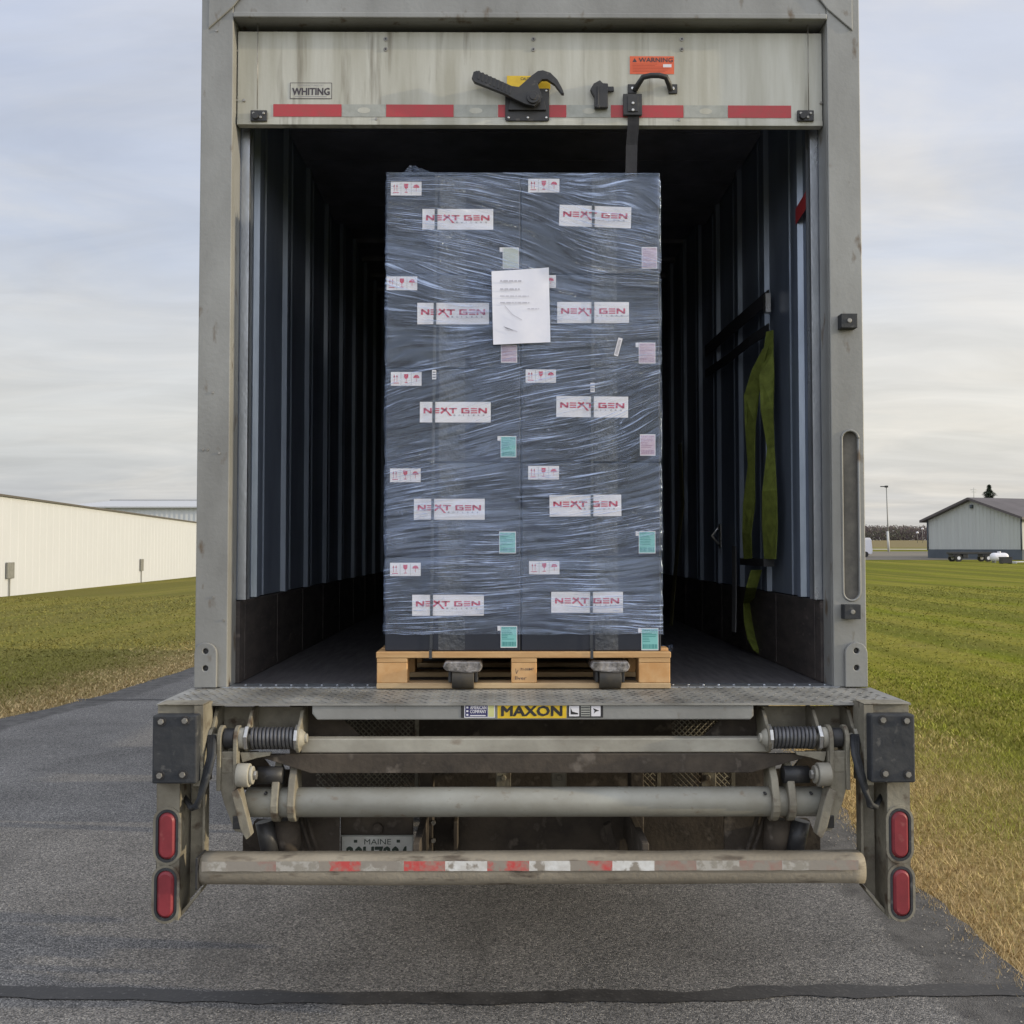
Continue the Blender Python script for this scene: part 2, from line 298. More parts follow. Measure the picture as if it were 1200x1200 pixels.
def stadium(cx, cz, w, h, n=10):
    """upright rounded slot outline"""
    r = w/2; p = []
    for i in range(n+1): t = math.pi*i/n; p.append((cx+r*math.cos(t), cz+h/2-r+r*math.sin(t)))
    for i in range(n+1): t = math.pi+math.pi*i/n; p.append((cx+r*math.cos(t), cz-h/2+r+r*math.sin(t)))
    return p

# ------------------------------------------------------------------ terrain
def lerp(x, pts):
    return np.interp(x, [p[0] for p in pts], [p[1] for p in pts])
def sstep(t): t = np.clip(t, 0, 1); return t*t*(3-2*t)
def gz(x, y):
    x = np.asarray(x, float); y = np.asarray(y, float)
    right = lerp(y, [(60, 0), (125, .45), (185, 1.24), (400, 4.7), (1500, 9), (4000, 14)])
    left = lerp(y, [(14, 0), (45, -.45), (84, -.66), (300, -.5), (1500, 6), (4000, 14)])*sstep((-x-3.5)/14)
    return right*sstep((x-4)/26) + left
def road_l(y): return lerp(y, [(0, -5.5), (10.1, -4.98), (11.6, -4.62), (14.3, -4.40), (30, -4.1), (60, -4)])
def road_r(y): return lerp(y, [(0, 1.9), (3.5, 2.0), (4.6, 2.07), (5.2, 2.02), (6.4, 2.15), (9, 2.45), (30, 3.2), (60, 3.5)])

def ground_mat():
    m, nt, N, L, b = nodes('grass turf')
    tc = N.new('ShaderNodeTexCoord'); at = N.new('ShaderNodeAttribute'); at.attribute_name = 'edge'
    def nz(sc, st=(1, 1, 1), det=6):
        mp = N.new('ShaderNodeMapping'); mp.inputs['Scale'].default_value = st; L.new(tc.outputs['Object'], mp.inputs[0])
        n = N.new('ShaderNodeTexNoise'); n.inputs['Scale'].default_value = sc; n.inputs['Detail'].default_value = det; n.inputs['Roughness'].default_value = .62; L.new(mp.outputs[0], n.inputs[0]); return n.outputs[0]
    def mr(v, a, c, lo=0, hi=1):
        r = N.new('ShaderNodeMapRange'); r.inputs[1].default_value = a; r.inputs[2].default_value = c; r.inputs[3].default_value = lo; r.inputs[4].default_value = hi; L.new(v, r.inputs[0]); return r.outputs[0]
    def mix(f, a, c):
        x = N.new('ShaderNodeMixRGB')
        for i, q in ((1, a), (2, c)):
            if isinstance(q, tuple): x.inputs[i].default_value = rgb(q)
            else: L.new(q, x.inputs[i])
        L.new(f, x.inputs[0]); return x.outputs[0]
    big = nz(.35, (1, 1, 1)); mow = nz(.75, (1, .05, 1), 3); fine = nz(22, det=8); mid = nz(2.6); tuft = nz(5.5, (1, .7, 1), 6); pat = nz(.9, (1, .6, 1), 5)
    g = mix(mr(fine, .3, .7), (.095, .115, .006), (.225, .24, .022))
    g = mix(mr(mow, .44, .56, 0, .75), g, (.25, .215, .045))
    g = mix(mr(big, .45, .7, 0, .6), g, (.165, .155, .022))
    g = mix(mr(tuft, .42, .66, 0, .4), g, (.25, .245, .05))
    g = mix(mr(tuft, .52, .34, 0, .35), g, (.075, .09, .012))
    g = mix(mr(pat, .5, .68, 0, .5), g, (.22, .185, .06))
    mow2 = nz(.42, (1, .04, 1), 2); g = mix(mr(mow2, .47, .54, 0, .55), g, (.095, .105, .020))
    dry = mix(mr(fine, .35, .65), (.21, .15, .065), (.42, .31, .15))
    # straw verge close to the road, ragged inner border
    e = N.new('ShaderNodeMath'); e.operation = 'MULTIPLY_ADD'; L.new(mid, e.inputs[0]); e.inputs[1].default_value = 1.6; L.new(at.outputs['Fac'], e.inputs[2])
    g = mix(mr(e.outputs[0], 1.0, 2.6, 1, 0), g, dry)
    # duller, browner turf on the bank left of the road
    sx = N.new('ShaderNodeSeparateXYZ'); L.new(tc.outputs['Object'], sx.inputs[0])
    g = mix(mr(sx.outputs['X'], -3, -5, 0, .45), g, mix(mr(fine, .3, .7), (.12, .10, .04), (.22, .18, .07)))
    # pale bare field beyond the far track
    sp = N.new('ShaderNodeSeparateXYZ'); L.new(tc.outputs['Object'], sp.inputs[0])
    g = mix(mr(sp.outputs['Y'], 200, 225), g, mix(mr(mid, .3, .7), (.25, .20, .11), (.19, .16, .08)))
    L.new(g, b.inputs['Base Color']); b.inputs['Roughness'].default_value = 1; b.inputs['Specular IOR Level'].default_value = .03
    bp = N.new('ShaderNodeBump'); bp.inputs['Strength'].default_value = .9; bp.inputs['Distance'].default_value = .03; L.new(fine, bp.inputs['Height']); L.new(bp.outputs[0], b.inputs['Normal'])
    return m
M['turf'] = ground_mat()
def road_mat():
    m, nt, N, L, b = nodes('old asphalt')
    tc = N.new('ShaderNodeTexCoord'); at = N.new('ShaderNodeAttribute'); at.attribute_name = 'edge'
    vo = N.new('ShaderNodeTexVoronoi'); vo.inputs['Scale'].default_value = 175; L.new(tc.outputs['Object'], vo.inputs['Vector'])
    hs = N.new('ShaderNodeSeparateXYZ'); L.new(vo.outputs['Color'], hs.inputs[0])
    r = N.new('ShaderNodeValToRGB'); L.new(hs.outputs[0], r.inputs[0])
    for p, c in ((.55, (.150, .145, .140)), (.85, (.225, .215, .205))): e = r.color_ramp.elements.new(p); e.color = rgb(c)
    r.color_ramp.elements[0].color = (.045, .045, .045, 1); r.color_ramp.elements[-1].color = (.36, .34, .31, 1)
    n = N.new('ShaderNodeTexNoise'); n.inputs['Scale'].default_value = 1.1; n.inputs['Detail'].default_value = 7; n.inputs['Roughness'].default_value = .65; L.new(tc.outputs['Object'], n.inputs[0])
    mr = N.new('ShaderNodeMapRange'); mr.inputs[1].default_value = .3; mr.inputs[2].default_value = .7; mr.inputs[3].default_value = .8; mr.inputs[4].default_value = 1.3; L.new(n.outputs[0], mr.inputs[0])
    sc = N.new('ShaderNodeVectorMath'); sc.operation = 'SCALE'; L.new(r.outputs[0], sc.inputs[0]); L.new(mr.outputs[0], sc.inputs['Scale'])
    # sealed dark border along the verge
    n2 = N.new('ShaderNodeTexNoise'); n2.inputs['Scale'].default_value = 3; n2.inputs['Detail'].default_value = 5; L.new(tc.outputs['Object'], n2.inputs[0])
    e = N.new('ShaderNodeMath'); e.operation = 'MULTIPLY_ADD'; L.new(n2.outputs[0], e.inputs[0]); e.inputs[1].default_value = .25; L.new(at.outputs['Fac'], e.inputs[2])
    er = N.new('ShaderNodeMapRange'); er.inputs[1].default_value = .46; er.inputs[2].default_value = .54; er.inputs[3].default_value = .8; er.inputs[4].default_value = 0; L.new(e.outputs[0], er.inputs[0])
    n4 = N.new('ShaderNodeTexNoise'); n4.inputs['Scale'].default_value = 9; n4.inputs['Detail'].default_value = 6; L.new(tc.outputs['Object'], n4.inputs[0])
    dk = N.new('ShaderNodeValToRGB'); dk.color_ramp.elements[0].position = .3; dk.color_ramp.elements[0].color = (.045, .043, .042, 1); dk.color_ramp.elements[1].position = .7; dk.color_ramp.elements[1].color = (.12, .115, .11, 1); L.new(n4.outputs[0], dk.inputs[0])
    vc = N.new('ShaderNodeTexVoronoi'); vc.feature = 'DISTANCE_TO_EDGE'; vc.inputs['Scale'].default_value = .55
    nw = N.new('ShaderNodeTexNoise'); nw.inputs['Scale'].default_value = 2.2; nw.inputs['Detail'].default_value = 6; L.new(tc.outputs['Object'], nw.inputs[0])
    vm = N.new('ShaderNodeVectorMath'); vm.operation = 'MULTIPLY_ADD'; vm.inputs[1].default_value = (.7, .7, .7); L.new(nw.outputs['Color'], vm.inputs[0]); L.new(tc.outputs['Object'], vm.inputs[2]); L.new(vm.outputs[0], vc.inputs['Vector'])
    ck = N.new('ShaderNodeMapRange'); ck.inputs[1].default_value = .0015; ck.inputs[2].default_value = .0055; ck.inputs[3].default_value = .12; ck.inputs[4].default_value = 0; L.new(vc.outputs['Distance'], ck.inputs[0])
    cm = N.new('ShaderNodeMixRGB'); cm.inputs[2].default_value = (.03, .03, .03, 1); L.new(ck.outputs[0], cm.inputs[0]); L.new(sc.outputs[0], cm.inputs[1])
    no = N.new('ShaderNodeTexNoise'); no.inputs['Scale'].default_value = .9; no.inputs['Detail'].default_value = 3; mo = N.new('ShaderNodeMapping'); mo.inputs['Scale'].default_value = (2.2, .5, 1); mo.inputs['Location'].default_value = (4.2, 1.3, 0); L.new(tc.outputs['Object'], mo.inputs[0]); L.new(mo.outputs[0], no.inputs[0])
    oo = N.new('ShaderNodeMapRange'); oo.inputs[1].default_value = .58; oo.inputs[2].default_value = .72; oo.inputs[3].default_value = 0; oo.inputs[4].default_value = .45; L.new(no.outputs[0], oo.inputs[0])
    om = N.new('ShaderNodeMixRGB'); om.inputs[2].default_value = (.06, .058, .056, 1); L.new(oo.outputs[0], om.inputs[0]); L.new(cm.outputs[0], om.inputs[1]); sc = om
    mx = N.new('ShaderNodeMixRGB'); L.new(er.outputs[0], mx.inputs[0]); L.new(sc.outputs[0], mx.inputs[1]); L.new(dk.outputs[0], mx.inputs[2])
    L.new(mx.outputs[0], b.inputs['Base Color']); b.inputs['Roughness'].default_value = .85; b.inputs['Specular IOR Level'].default_value = .3
    bp = N.new('ShaderNodeBump'); bp.inputs['Strength'].default_value = .7; bp.inputs['Distance'].default_value = .004; L.new(vo.outputs['Distance'], bp.inputs['Height']); bp.invert = True; L.new(bp.outputs[0], b.inputs['Normal'])
    return m
M['road'] = road_mat()
M['sealant'] = surf('bitumen sealant', (.035, .033, .032), (.055, .052, .05), rough=.6, scale=8, c3=(.10, .095, .09), s3=60, lo3=.6, hi3=.7, bump=.2)
M['dirt'] = surf('dirt lot', (.18, .155, .12), (.14, .125, .095), rough=.9, scale=.15, stretch=(.3, 1, 1))
M['straw'] = surf('pale track', (.42, .38, .27), (.33, .30, .21), rough=.9, scale=.3)

def grid_sheet(name, xs_of_row, ys, mat, dz=0, edge=None):
    ys = np.asarray(ys, float); rows = [np.asarray(xs_of_row(y), float) for y in ys]; n = len(rows[0])
    X = np.array(rows); Y = np.repeat(ys[:, None], n, 1); Z = gz(X, Y) + dz
    vs = np.stack([X, Y, Z], -1).reshape(-1, 3); i = np.arange(len(ys)-1)[:, None]*n + np.arange(n-1)[None]
    fs = np.stack([i, i+1, i+n+1, i+n], -1).reshape(-1, 4)
    me = bpy.data.meshes.new(name); me.from_pydata(vs.tolist(), [], fs.tolist()); me.materials.append(M[mat])
    if edge is not None:
        a = me.attributes.new('edge', 'FLOAT', 'POINT'); a.data.foreach_set('value', edge(X, Y).reshape(-1).astype(np.float32))
    o = bpy.data.objects.new(name, me); COL.objects.link(o); tag(o, kind='structure'); return o
gxs = np.concatenate([-np.geomspace(4000, 12, 40), np.linspace(-11, 11, 45), np.geomspace(12, 4000, 40)])
gys = np.concatenate([[-400, -100, -40, -15], np.linspace(-8, 30, 77), np.geomspace(31, 4000, 70)])
grid_sheet('ground', lambda y: gxs, gys, 'turf', 0, lambda X, Y: np.where(Y > 70, 5, np.maximum(road_l(Y)-X, X-road_r(Y))))
def wob(y, s): return .05*noise.noise(Vector((y*1.7, s, 0))) + .03*noise.noise(Vector((y*6, s, 3)))
road_rows = np.concatenate([np.linspace(-12, 2, 29), np.arange(2.1, 16, .07), np.linspace(16.2, 60, 60)])
ro = grid_sheet('road', lambda y: np.linspace(float(road_l(y))+wob(y, 1), float(road_r(y))+wob(y, 8), 40), road_rows, 'road', .018, lambda X, Y: np.minimum(X-road_l(Y), (road_r(Y)-X)*np.where(Y < 3, 1.0, 1.0)))
def crack(name, pts, w, z=.023):
    mb = MB(); n = 220; P = []
    for i in range(n+1):
        t = i/n*(len(pts)-1); k = min(int(t), len(pts)-2); f = t-k
        x = pts[k][0]*(1-f)+pts[k+1][0]*f; y = pts[k][1]*(1-f)+pts[k+1][1]*f
        a = noise.noise(Vector((x*2, y, 5)))*.04+noise.noise(Vector((x*7, y, 5)))*.006; ww = w*(1+.35*noise.noise(Vector((x*5, 1, 2)))+.2*noise.noise(Vector((x*17, 1, 2))))
        P.append((x, y+a, ww))
    vs = []
    for x, y, ww in P: vs += [(x, y-ww/2, z), (x, y+ww/2, z)]
    mb.add(vs, [(2*i, 2*i+2, 2*i+3, 2*i+1) for i in range(n)])
    tag(mb.build(name, 'sealant', fix=False), kind='structure')
crack('road_crack_seal', [(-5.5, 3.96), (-1.9, 3.95), (-.6, 3.88), (.2, 3.87), (1.0, 3.93), (2.0, 3.93)], .10)
crack('road_crack_seal', [(-4.75, 11.45), (-3.6, 11.4), (-1, 11.45), (2.4, 11.6)], .07)
grid_sheet('dirt_lot', lambda y: np.linspace(15, 150, 60), np.linspace(112, 172, 16), 'dirt', .03)
grid_sheet('farm_track', lambda y: np.linspace(15, 300, 60), np.linspace(188, 199, 5), 'straw', .06)

# ------------------------------------------------------------------ grass blades (nobody could count them)
def blade_mat():
    m, nt, N, L, b = nodes('grass blades')
    at = N.new('ShaderNodeAttribute'); at.attribute_name = 'tint'; L.new(at.outputs['Color'], b.inputs['Base Color'])
    b.inputs['Roughness'].default_value = .75; b.inputs['Specular IOR Level'].default_value = .2; b.inputs['Subsurface Weight'].default_value = 0
    return m
M['blades'] = blade_mat()
def blades():
    P = []; 
    def scatter(n, x0, x1, y0, y1, test):
        x = rng.uniform(x0, x1, n); y = rng.uniform(y0, y1, n); k = test(x, y); P.append(np.stack([x[k], y[k]], 1))
    scatter(60000, 1.9, 5.5, 3.2, 8.5, lambda x, y: (x > road_r(y)-.05+.10*rng.standard_normal(len(x))**2*0) & (x < .56*y+.4))
    scatter(60000, 2.1, 9.5, 8.5, 16, lambda x, y: (x > road_r(y)) & (x < .54*y+.4) & (x > .30*y) & (rng.random(len(x)) < (16-y)/6))
    scatter(60000, -11, -4.3, 9, 20, lambda x, y: (x < road_l(y)+.04) & (x > -.52*y-.3) & (x < -.28*y) & (rng.random(len(x)) < (20-y)/8))
    scatter(90000, 5, 24, 15, 45, lambda x, y: (x > .33*y) & (x < .54*y+.4) & (rng.random(len(x)) < 8/y))
    scatter(90000, -24, -4.3, 18, 45, lambda x, y: (x > -.52*y-.3) & (x < -.29*y) & (rng.random(len(x)) < 8/y))
    # a ragged fringe of straw creeping over the asphalt edge
    n = 4500; y = rng.uniform(3.2, 9, n); P.append(np.stack([road_r(y)+.03+.07*rng.standard_normal(n), y], 1))
    P = np.concatenate(P); n = len(P); x, y = P[:, 0], P[:, 1]; z = gz(x, y)+.0
    d = np.maximum(road_l(y)-x, x-road_r(y)) + .9*np.array([noise.noise(Vector((a*.9, b*.9, 0))) for a, b in P]) + .35*rng.standard_normal(n)
    f = np.clip((d-.15)/1.5, 0, 1)[:, None]
    straw = np.array([.52, .39, .20])*rng.uniform(.55, 1.25, (n, 1)); green = np.array([.27, .285, .04])*rng.uniform(.6, 1.4, (n, 1))
    yel = rng.random((n, 1)) < .22; green = green*(1-.35*(np.array([noise.noise(Vector((a*.45, b*.02, 6))) for a, b in P])[:, None] > .12)); green = np.where(yel, np.array([.30, .27, .075])*rng.uniform(.7, 1.2, (n, 1)), green)
    far = np.clip((y-13)/5, 0, 1)[:, None]; side = np.where(x < 0, 1, 0)[:, None]
    green = green*(1-far)+(np.array([.20, .20, .035])*rng.uniform(.8, 1.2, (n, 1)))*far
    green = green*(1-.45*side)+np.array([.17, .14, .055])*.45*side
    col = straw*(1-f)+green*f
    h = rng.uniform(.018, .048, n)*np.where(y < 16, np.clip((20-y)/9, .6, 1), .8); a = rng.uniform(0, 2*np.pi, n); w = np.where(y < 8.5, .0028, np.maximum(.006, .0007*y))
    lean = rng.uniform(.2, 1.3, n)*h*np.where(y > 16, 2.2, 1); la = rng.uniform(0, 2*np.pi, n)
    v0 = np.stack([x-w*np.cos(a), y-w*np.sin(a), z], 1); v1 = np.stack([x+w*np.cos(a), y+w*np.sin(a), z], 1)
    v2 = np.stack([x+lean*np.cos(la), y+lean*np.sin(la), z+h], 1)
    vs = np.stack([v0, v1, v2], 1).reshape(-1, 3)
    me = bpy.data.meshes.new('grass'); me.vertices.add(3*n); me.vertices.foreach_set('co', vs.reshape(-1)); me.loops.add(3*n); me.loops.foreach_set('vertex_index', np.arange(3*n)); me.polygons.add(n); me.polygons.foreach_set('loop_start', np.arange(n)*3)
    me.update(calc_edges=True); me.materials.append(M['blades'])
    c = np.repeat(np.concatenate([col, np.ones((n, 1))], 1), 3, 0); at = me.color_attributes.new('tint', 'FLOAT_COLOR', 'POINT'); at.data.foreach_set('color', c.reshape(-1).astype(np.float32))
    o = bpy.data.objects.new('grass', me); COL.objects.link(o); tag(o, 'short lawn grass with a dry straw fringe along the road', 'grass', kind='stuff')
blades()

def grit():
    n = 2600; side = rng.random(n); y = np.where(side < .6, rng.uniform(3.2, 9, n), rng.uniform(3.2, 12, n))
    x = np.where(side < .45, road_r(y)-np.abs(rng.standard_normal(n))*.16, np.where(side < .6, road_l(y)+np.abs(rng.standard_normal(n))*.2, rng.uniform(-4.4, 1.9, n)))
    s_ = rng.uniform(.0025, .0075, n)*np.where(side < .6, 1, .7); vs = []; fs = []; cs = []
    for i in range(n):
        k = len(vs); z = .019
        for j in range(4):
            a = j*math.pi/2+rng.uniform(-.4, .4); q = s_[i]*rng.uniform(.6, 1.2); vs.append((x[i]+q*math.cos(a), y[i]+q*math.sin(a), z))
        vs.append((x[i]+s_[i]*rng.uniform(-.3, .3), y[i]+s_[i]*rng.uniform(-.3, .3), z+s_[i]*rng.uniform(.5, .9)))
        fs += [(k, k+1, k+4), (k+1, k+2, k+4), (k+2, k+3, k+4), (k+3, k, k+4)]
    me = bpy.data.meshes.new('road_grit'); me.from_pydata(vs, [], fs); me.materials.append(surf('grit', (.30, .28, .25), (.12, .11, .10), rough=.9, scale=40, lo=.4, hi=.6, bump=0))
    o = bpy.data.objects.new('road_grit', me); COL.objects.link(o); tag(o, 'loose grit and small stones scattered on the asphalt', 'grit', kind='stuff')
grit()

# ------------------------------------------------------------------ TRAILER
FZ = W(622, 806, 4.0).z                 # cargo floor height
XL = W(229, 700, 4.0).x; XR = W(1015, 700, 4.0).x; TX = (XL+XR)/2; HW = (XR-XL)/2
IN = HW-.125                            # inner half width at the frame
truck = thing('semi_trailer', (TX, 4.0, 0), 'grey rear end of a box trailer, roll door open, lift gate folded below', 'trailer')
def zz(py, Y): return W(600, py, Y).z
def xx(px, Y): return W(px, 600, Y).x
TOP = 3.98; YB = 16.2
# outer shell
for s in (-1, 1):
    m = MB(); m.box(TX+s*(HW-.002), TX+s*(HW-.03), 4.14, YB, FZ-.12, TOP-.02); m.build('outer_skin', 'white', truck)
m = MB(); m.box(TX-HW+.035, TX+HW-.035, 4.14, YB, TOP-.04, TOP-.01); m.build('roof', 'white', truck)
m = MB(); m.box(TX-HW+.035, TX+HW-.035, YB-.05, YB-.004, FZ-.12, TOP-.045); m.build('nose_wall', 'dark_in', truck)
m = MB(); m.box(TX-HW+.035, TX+HW-.035, 4.02, YB-.06, FZ-.05, FZ)
m.build('cargo_floor', 'floorw', truck)
# floor threshold strip of worn aluminium with rivets
m = MB(); m.box(TX-IN-.02, TX+IN+.02, 4.0, 4.10, FZ-.03, FZ+.004)
for i in range(40): m.cyl((TX-IN+.06+i*.06, 4.05, FZ+.004), (TX-IN+.06+i*.06, 4.05, FZ+.007), .006, 0, 8)
m.build('threshold', 'track', truck)
# ribbed side walls
def ribbed(s):
    x = TX+s*IN; out = []
    y = 4.16
    posts = [4.40+.565*i for i in range(21)]
    prof = [(4.13, 0)]
    for p in posts: prof += [(p-.035, 0), (p-.024, .022), (p+.024, .022), (p+.035, 0), (p+.16, 0), (p+.165, .006), (p+.175, .006), (p+.18, 0)]
    prof += [(YB-.06, 0)]
    z0, z1 = FZ+.335, TOP-.09
    m = MB(); vs = []
    for yy, d in prof: vs += [(x-s*d, yy, z0), (x-s*d, yy, z1)]
    for i in range(len(prof)-1): m.add(vs[2*i:2*i+4], [(0, 2, 3, 1)], 1 if abs(prof[i][1]-prof[i+1][1]) > .001 else 0)
    m.build('side_wall', ['wall_in', 'rib_glint'], truck, fix=False)
    m = MB(); m.box(x-s*.014, x+s*.06, 4.13, YB-.06, FZ+.002, FZ+.33)
    for i in range(20): m.box(x-s*.014, x-s*.0185, 4.2+i*.6, 4.206+i*.6, FZ+.01, FZ+.325)
    m.build('scuff_liner', 'scuff', truck, .004)
    # vertical door track by the frame
    m = MB(); xa = x
    m.box(xa-s*.004, xa-s*.030, 4.135, 4.141, FZ+.335, TOP-.30); m.box(xa-s*.004, xa-s*.034, 4.200, 4.206, FZ+.335, TOP-.30)
    m.box(xa-s*.0035, xa-s*.0, 4.141, 4.200, FZ+.335, TOP-.30)
    m.box(xa-s*.030, xa-s*.036, 4.135, 4.156, FZ+.335, TOP-.30)
    m.build('door_track', 'track', truck)
ribbed(-1); ribbed(1)
m = MB(); m.box(TX-IN-.05, TX+IN+.05, 4.2, YB-.06, TOP-.085, TOP-.05)
for i in range(24): m.box(TX-IN, TX+IN, 4.9+i*.46, 4.95+i*.46, TOP-.115, TOP-.086)
m.build('ceiling', 'dark_in', truck)
# rear frame: two posts, header, corner gussets
ZH = zz(22, 4.0)                        # underside of header
xi_l = xx(268, 4.0); xi_r = xx(975, 4.0)
m = MB()
m.box(XL, xi_l, 4.0, 4.125, FZ+.002, TOP)
for z in (3.55, 2.4): pass
sx0, sx1 = xx(988, 4.0), xx(1006, 4.0); sz0, sz1 = zz(703, 4.0), zz(505, 4.0)
slot = stadium((sx0+sx1)/2, (sz0+sz1)/2, sx1-sx0, sz1-sz0)
m.plate([(xi_r, FZ+.002), (XR, FZ+.002), (XR, TOP), (xi_r, TOP)], [slot], 4.0, 4.016)
m.box(xi_r, XR, 4.020, 4.125, FZ+.002, TOP)
m.box(xi_l, xi_r, 4.003, 4.12, ZH, TOP-.002)
m.box(xi_l, xi_r, 3.993, 4.0028, ZH, ZH+.022)                       # lower lip of the header
for s, xa, xb in ((-1, XL, xi_l), (1, XR, xi_r)):                    # mitre plates at the top corners
    m.prism([(xa-s*.028, TOP-.005), (xa-s*.028, zz(36, 4.0)), (xb+s*.0, zz(10, 4.0)), (xb-s*.10, TOP-.005)], 3.992, 3.9995)
frame = m.build('rear_frame', 'frame', truck, .004)
m = MB(); m.box(sx0-.004, sx1+.004, 4.0165, 4.0195, sz0-.004, sz1+.004); m.build('slot_back', surf('slot recess', (.15, .14, .12), (.10, .095, .085), rough=.8, scale=20), truck)
# lip round the slot
ring = stadium((sx0+sx1)/2, (sz0+sz1)/2, sx1-sx0+.006, sz1-sz0+.006, 12)
m = MB(); m.tube([(p[0], 3.999, p[1]) for p in ring+ring[:1]], .0045, 0, 8); m.build('slot_rim', 'frame', truck)
# rounded plates at foot of posts with two bolt holes each
for xa, xb in ((xx(231, 4.0), xx(257, 4.0)), (xx(987, 4.0), xx(1013, 4.0))):
    cx = (xa+xb)/2; r = (xb-xa)/2; zt = zz(753, 3.98)
    pts = [(xa, FZ+.004)] + [(xb, FZ+.004)] + [(cx+r*math.cos(t), zt-r+r*math.sin(t)) for t in [math.pi*i/12 for i in range(13)]]
    hs = [[(cx+.011*math.cos(2*math.pi*k/12), z+.011*math.sin(2*math.pi*k/12)) for k in range(12)] for z in (zz(763, 3.98), zz(783, 3.98))]
    m = MB(); m.plate(pts, hs, 3.982, 3.9985)
    for z in (zz(763, 3.98), zz(783, 3.98)): m.cyl((cx, 3.993, z), (cx, 3.9984, z), .0105, 1, 10)
    m.build('foot_plate', ['frame', 'black'], truck, .003)
# rubber stops on the right post
for py in (376, 717):
    m = MB(); x0, x1 = xx(987, 3.97), xx(1006, 3.97); z = zz(py, 3.97); m.box(x0, x1, 3.955, 3.9995, z-.028, z+.028)
    m.cyl(((x0+x1)/2, 3.955, z), ((x0+x1)/2, 3.951, z), .009, 1, 10)
    m.build('rubber_stop', ['rubber', 'steel'], truck, .006)
# cable guides / dents: small bolt row on left post
m = MB()
for px, py in ((238, 527), (243, 527), (257, 531), (254, 36), (250, 700), (262, 727), (249, 460)):
    p = W(px, py, 4.0); m = MB(); m.cyl((p.x, 3.9965, p.z), (p.x, 3.9995, p.z), .005, 0, 8); m.build('rivet', 'steel', truck)

# ---- roll-up door: bottom panel hangs in the opening, the rest is stored overhead
DY = 4.055
dx0, dx1 = xi_l+.004, xi_r-.004
dz0, dz1 = zz(147, DY), zz(38, DY)
m = MB(); m.box(dx0, dx1, DY, DY+.03, dz0+.02, dz1); m.box(dx0, dx1, DY-.004, DY+.034, dz0, dz0+.0198)
for px in (452, 625, 799):
    for py in (46, 58):
        p = W(px, py, DY); m.cyl((p.x, DY-.003, p.z), (p.x, DY+.001, p.z), .009, 1, 12); m.cyl((p.x, DY-.005, p.z), (p.x, DY-.0031, p.z), .004, 2, 8)
for px, py in ((277, 60), (276, 78), (277, 118), (286, 118), (962, 121), (796, 141), (441, 140)):
    p = W(px, py, DY); m.cyl((p.x, DY-.006, p.z), (p.x, DY-.001, p.z), .006, 1, 10)
door = m.build('roll_up_door', ['door', 'steel', 'black'], truck, .0015)
m = MB()
for i in range(6): m.box(dx0, dx1, 4.30+i*.36, 4.30+i*.36+.352, TOP-.22, TOP-.192)
m.prism([(4.09, dz1-.02), (4.13, dz1-.01), (4.30, TOP-.22), (4.30, TOP-.195), (4.09, TOP-.215)], dx0, dx1, 'x')
m.build('stored_door_panel', 'dark_in', truck)
# lift cables either side
for px in (302, 947): m = MB(); p = W(px, 60, DY-.012); m.cyl((p.x, DY-.012, zz(130, DY)), (p.x, DY-.012, ZH+.02), .0018, 0, 6); m.build('lift_cable', 'steel', door)
for px in (304, 943):                                             # bottom roller brackets
    p = W(px, 137, DY); m = MB(); m.box(p.x-.033, p.x+.033, DY-.014, DY-.0045, p.z-.022, p.z+.022)
    for a, b in ((-.02, .008), (.02, .008), (.008, -.008)): m.cyl((p.x+a, DY-.019, p.z+b), (p.x+a, DY-.0141, p.z+b), .006, 1, 8)
    m.cyl((p.x-.012, DY-.024, p.z-.004), (p.x-.012, DY-.0141, p.z-.004), .013, 0, 12)
    m.build('roller_bracket', ['black', 'steel'], door, .002)
# reflective tape along the door's foot
m = MB(); ty = DY-.0015
segs = [(316, 398, 0), (398, 450, 1), (450, 531, 0), (531, 583, 1), (583, 665, 0), (665, 717, 1), (717, 804, 0), (804, 856, 1), (856, 932, 0)]
for a, b, k in segs:
    m.rect(xx(a, DY)+.0015, xx(b, DY)-.0015, zz(137.5, DY), zz(123, DY), ty, k)
    if k:
        cx = (xx(a, DY)+xx(b, DY))/2; cz = zz(130, DY); m.poly([(cx+.026*math.cos(2*math.pi*i/20), cz+.012*math.sin(2*math.pi*i/20)) for i in range(20)], ty-.0005, 2)
m.build('reflective_tape', ['tape_red', 'tape_grey', 'door'], door, fix=False)
# latch: base plate, yellow sticker behind, curved hook lever with ribbed grip
def P2(px, py, Y=4.02): p = W(px, py, Y); return (p.x, p.z)
m = MB(); a = W(594, 89, DY); b = W(645, 105, DY); m.rect(a.x, b.x, b.z, a.z, DY-.002, 0)
text(m, 'CAUTION', a.x+.055, a.x+.12, a.z-.018, a.z-.006, DY-.0025, 1, .01)
m.build('warning_sticker', ['yellow', 'darkink'], door, fix=False); 
m = MB(); c0 = P2(592, 143, DY); c1 = P2(643.5, 105, DY)
m.prism([(c0[0]+.006, c0[1]), (c1[0]-.006, c0[1]), (c1[0], c0[1]+.006), (c1[0], c1[1]), (c0[0], c1[1]), (c0[0], c0[1]+.006)], DY-.012, DY-.0045)
m.prism([(c0[0]+.012, c0[1]+.04), (c1[0]-.012, c0[1]+.04), (c1[0]-.03, c1[1]-.012), (c0[0]+.03, c1[1]-.012)], DY-.022, DY-.012)
for px in (596, 618.5, 640): q = P2(px, 139.5, DY); m.cyl((q[0], DY-.016, q[1]), (q[0], DY-.012, q[1]), .005, 1, 10)
q = P2(640, 108, DY); m.cyl((q[0], DY-.016, q[1]), (q[0], DY-.012, q[1]), .005, 1, 10)
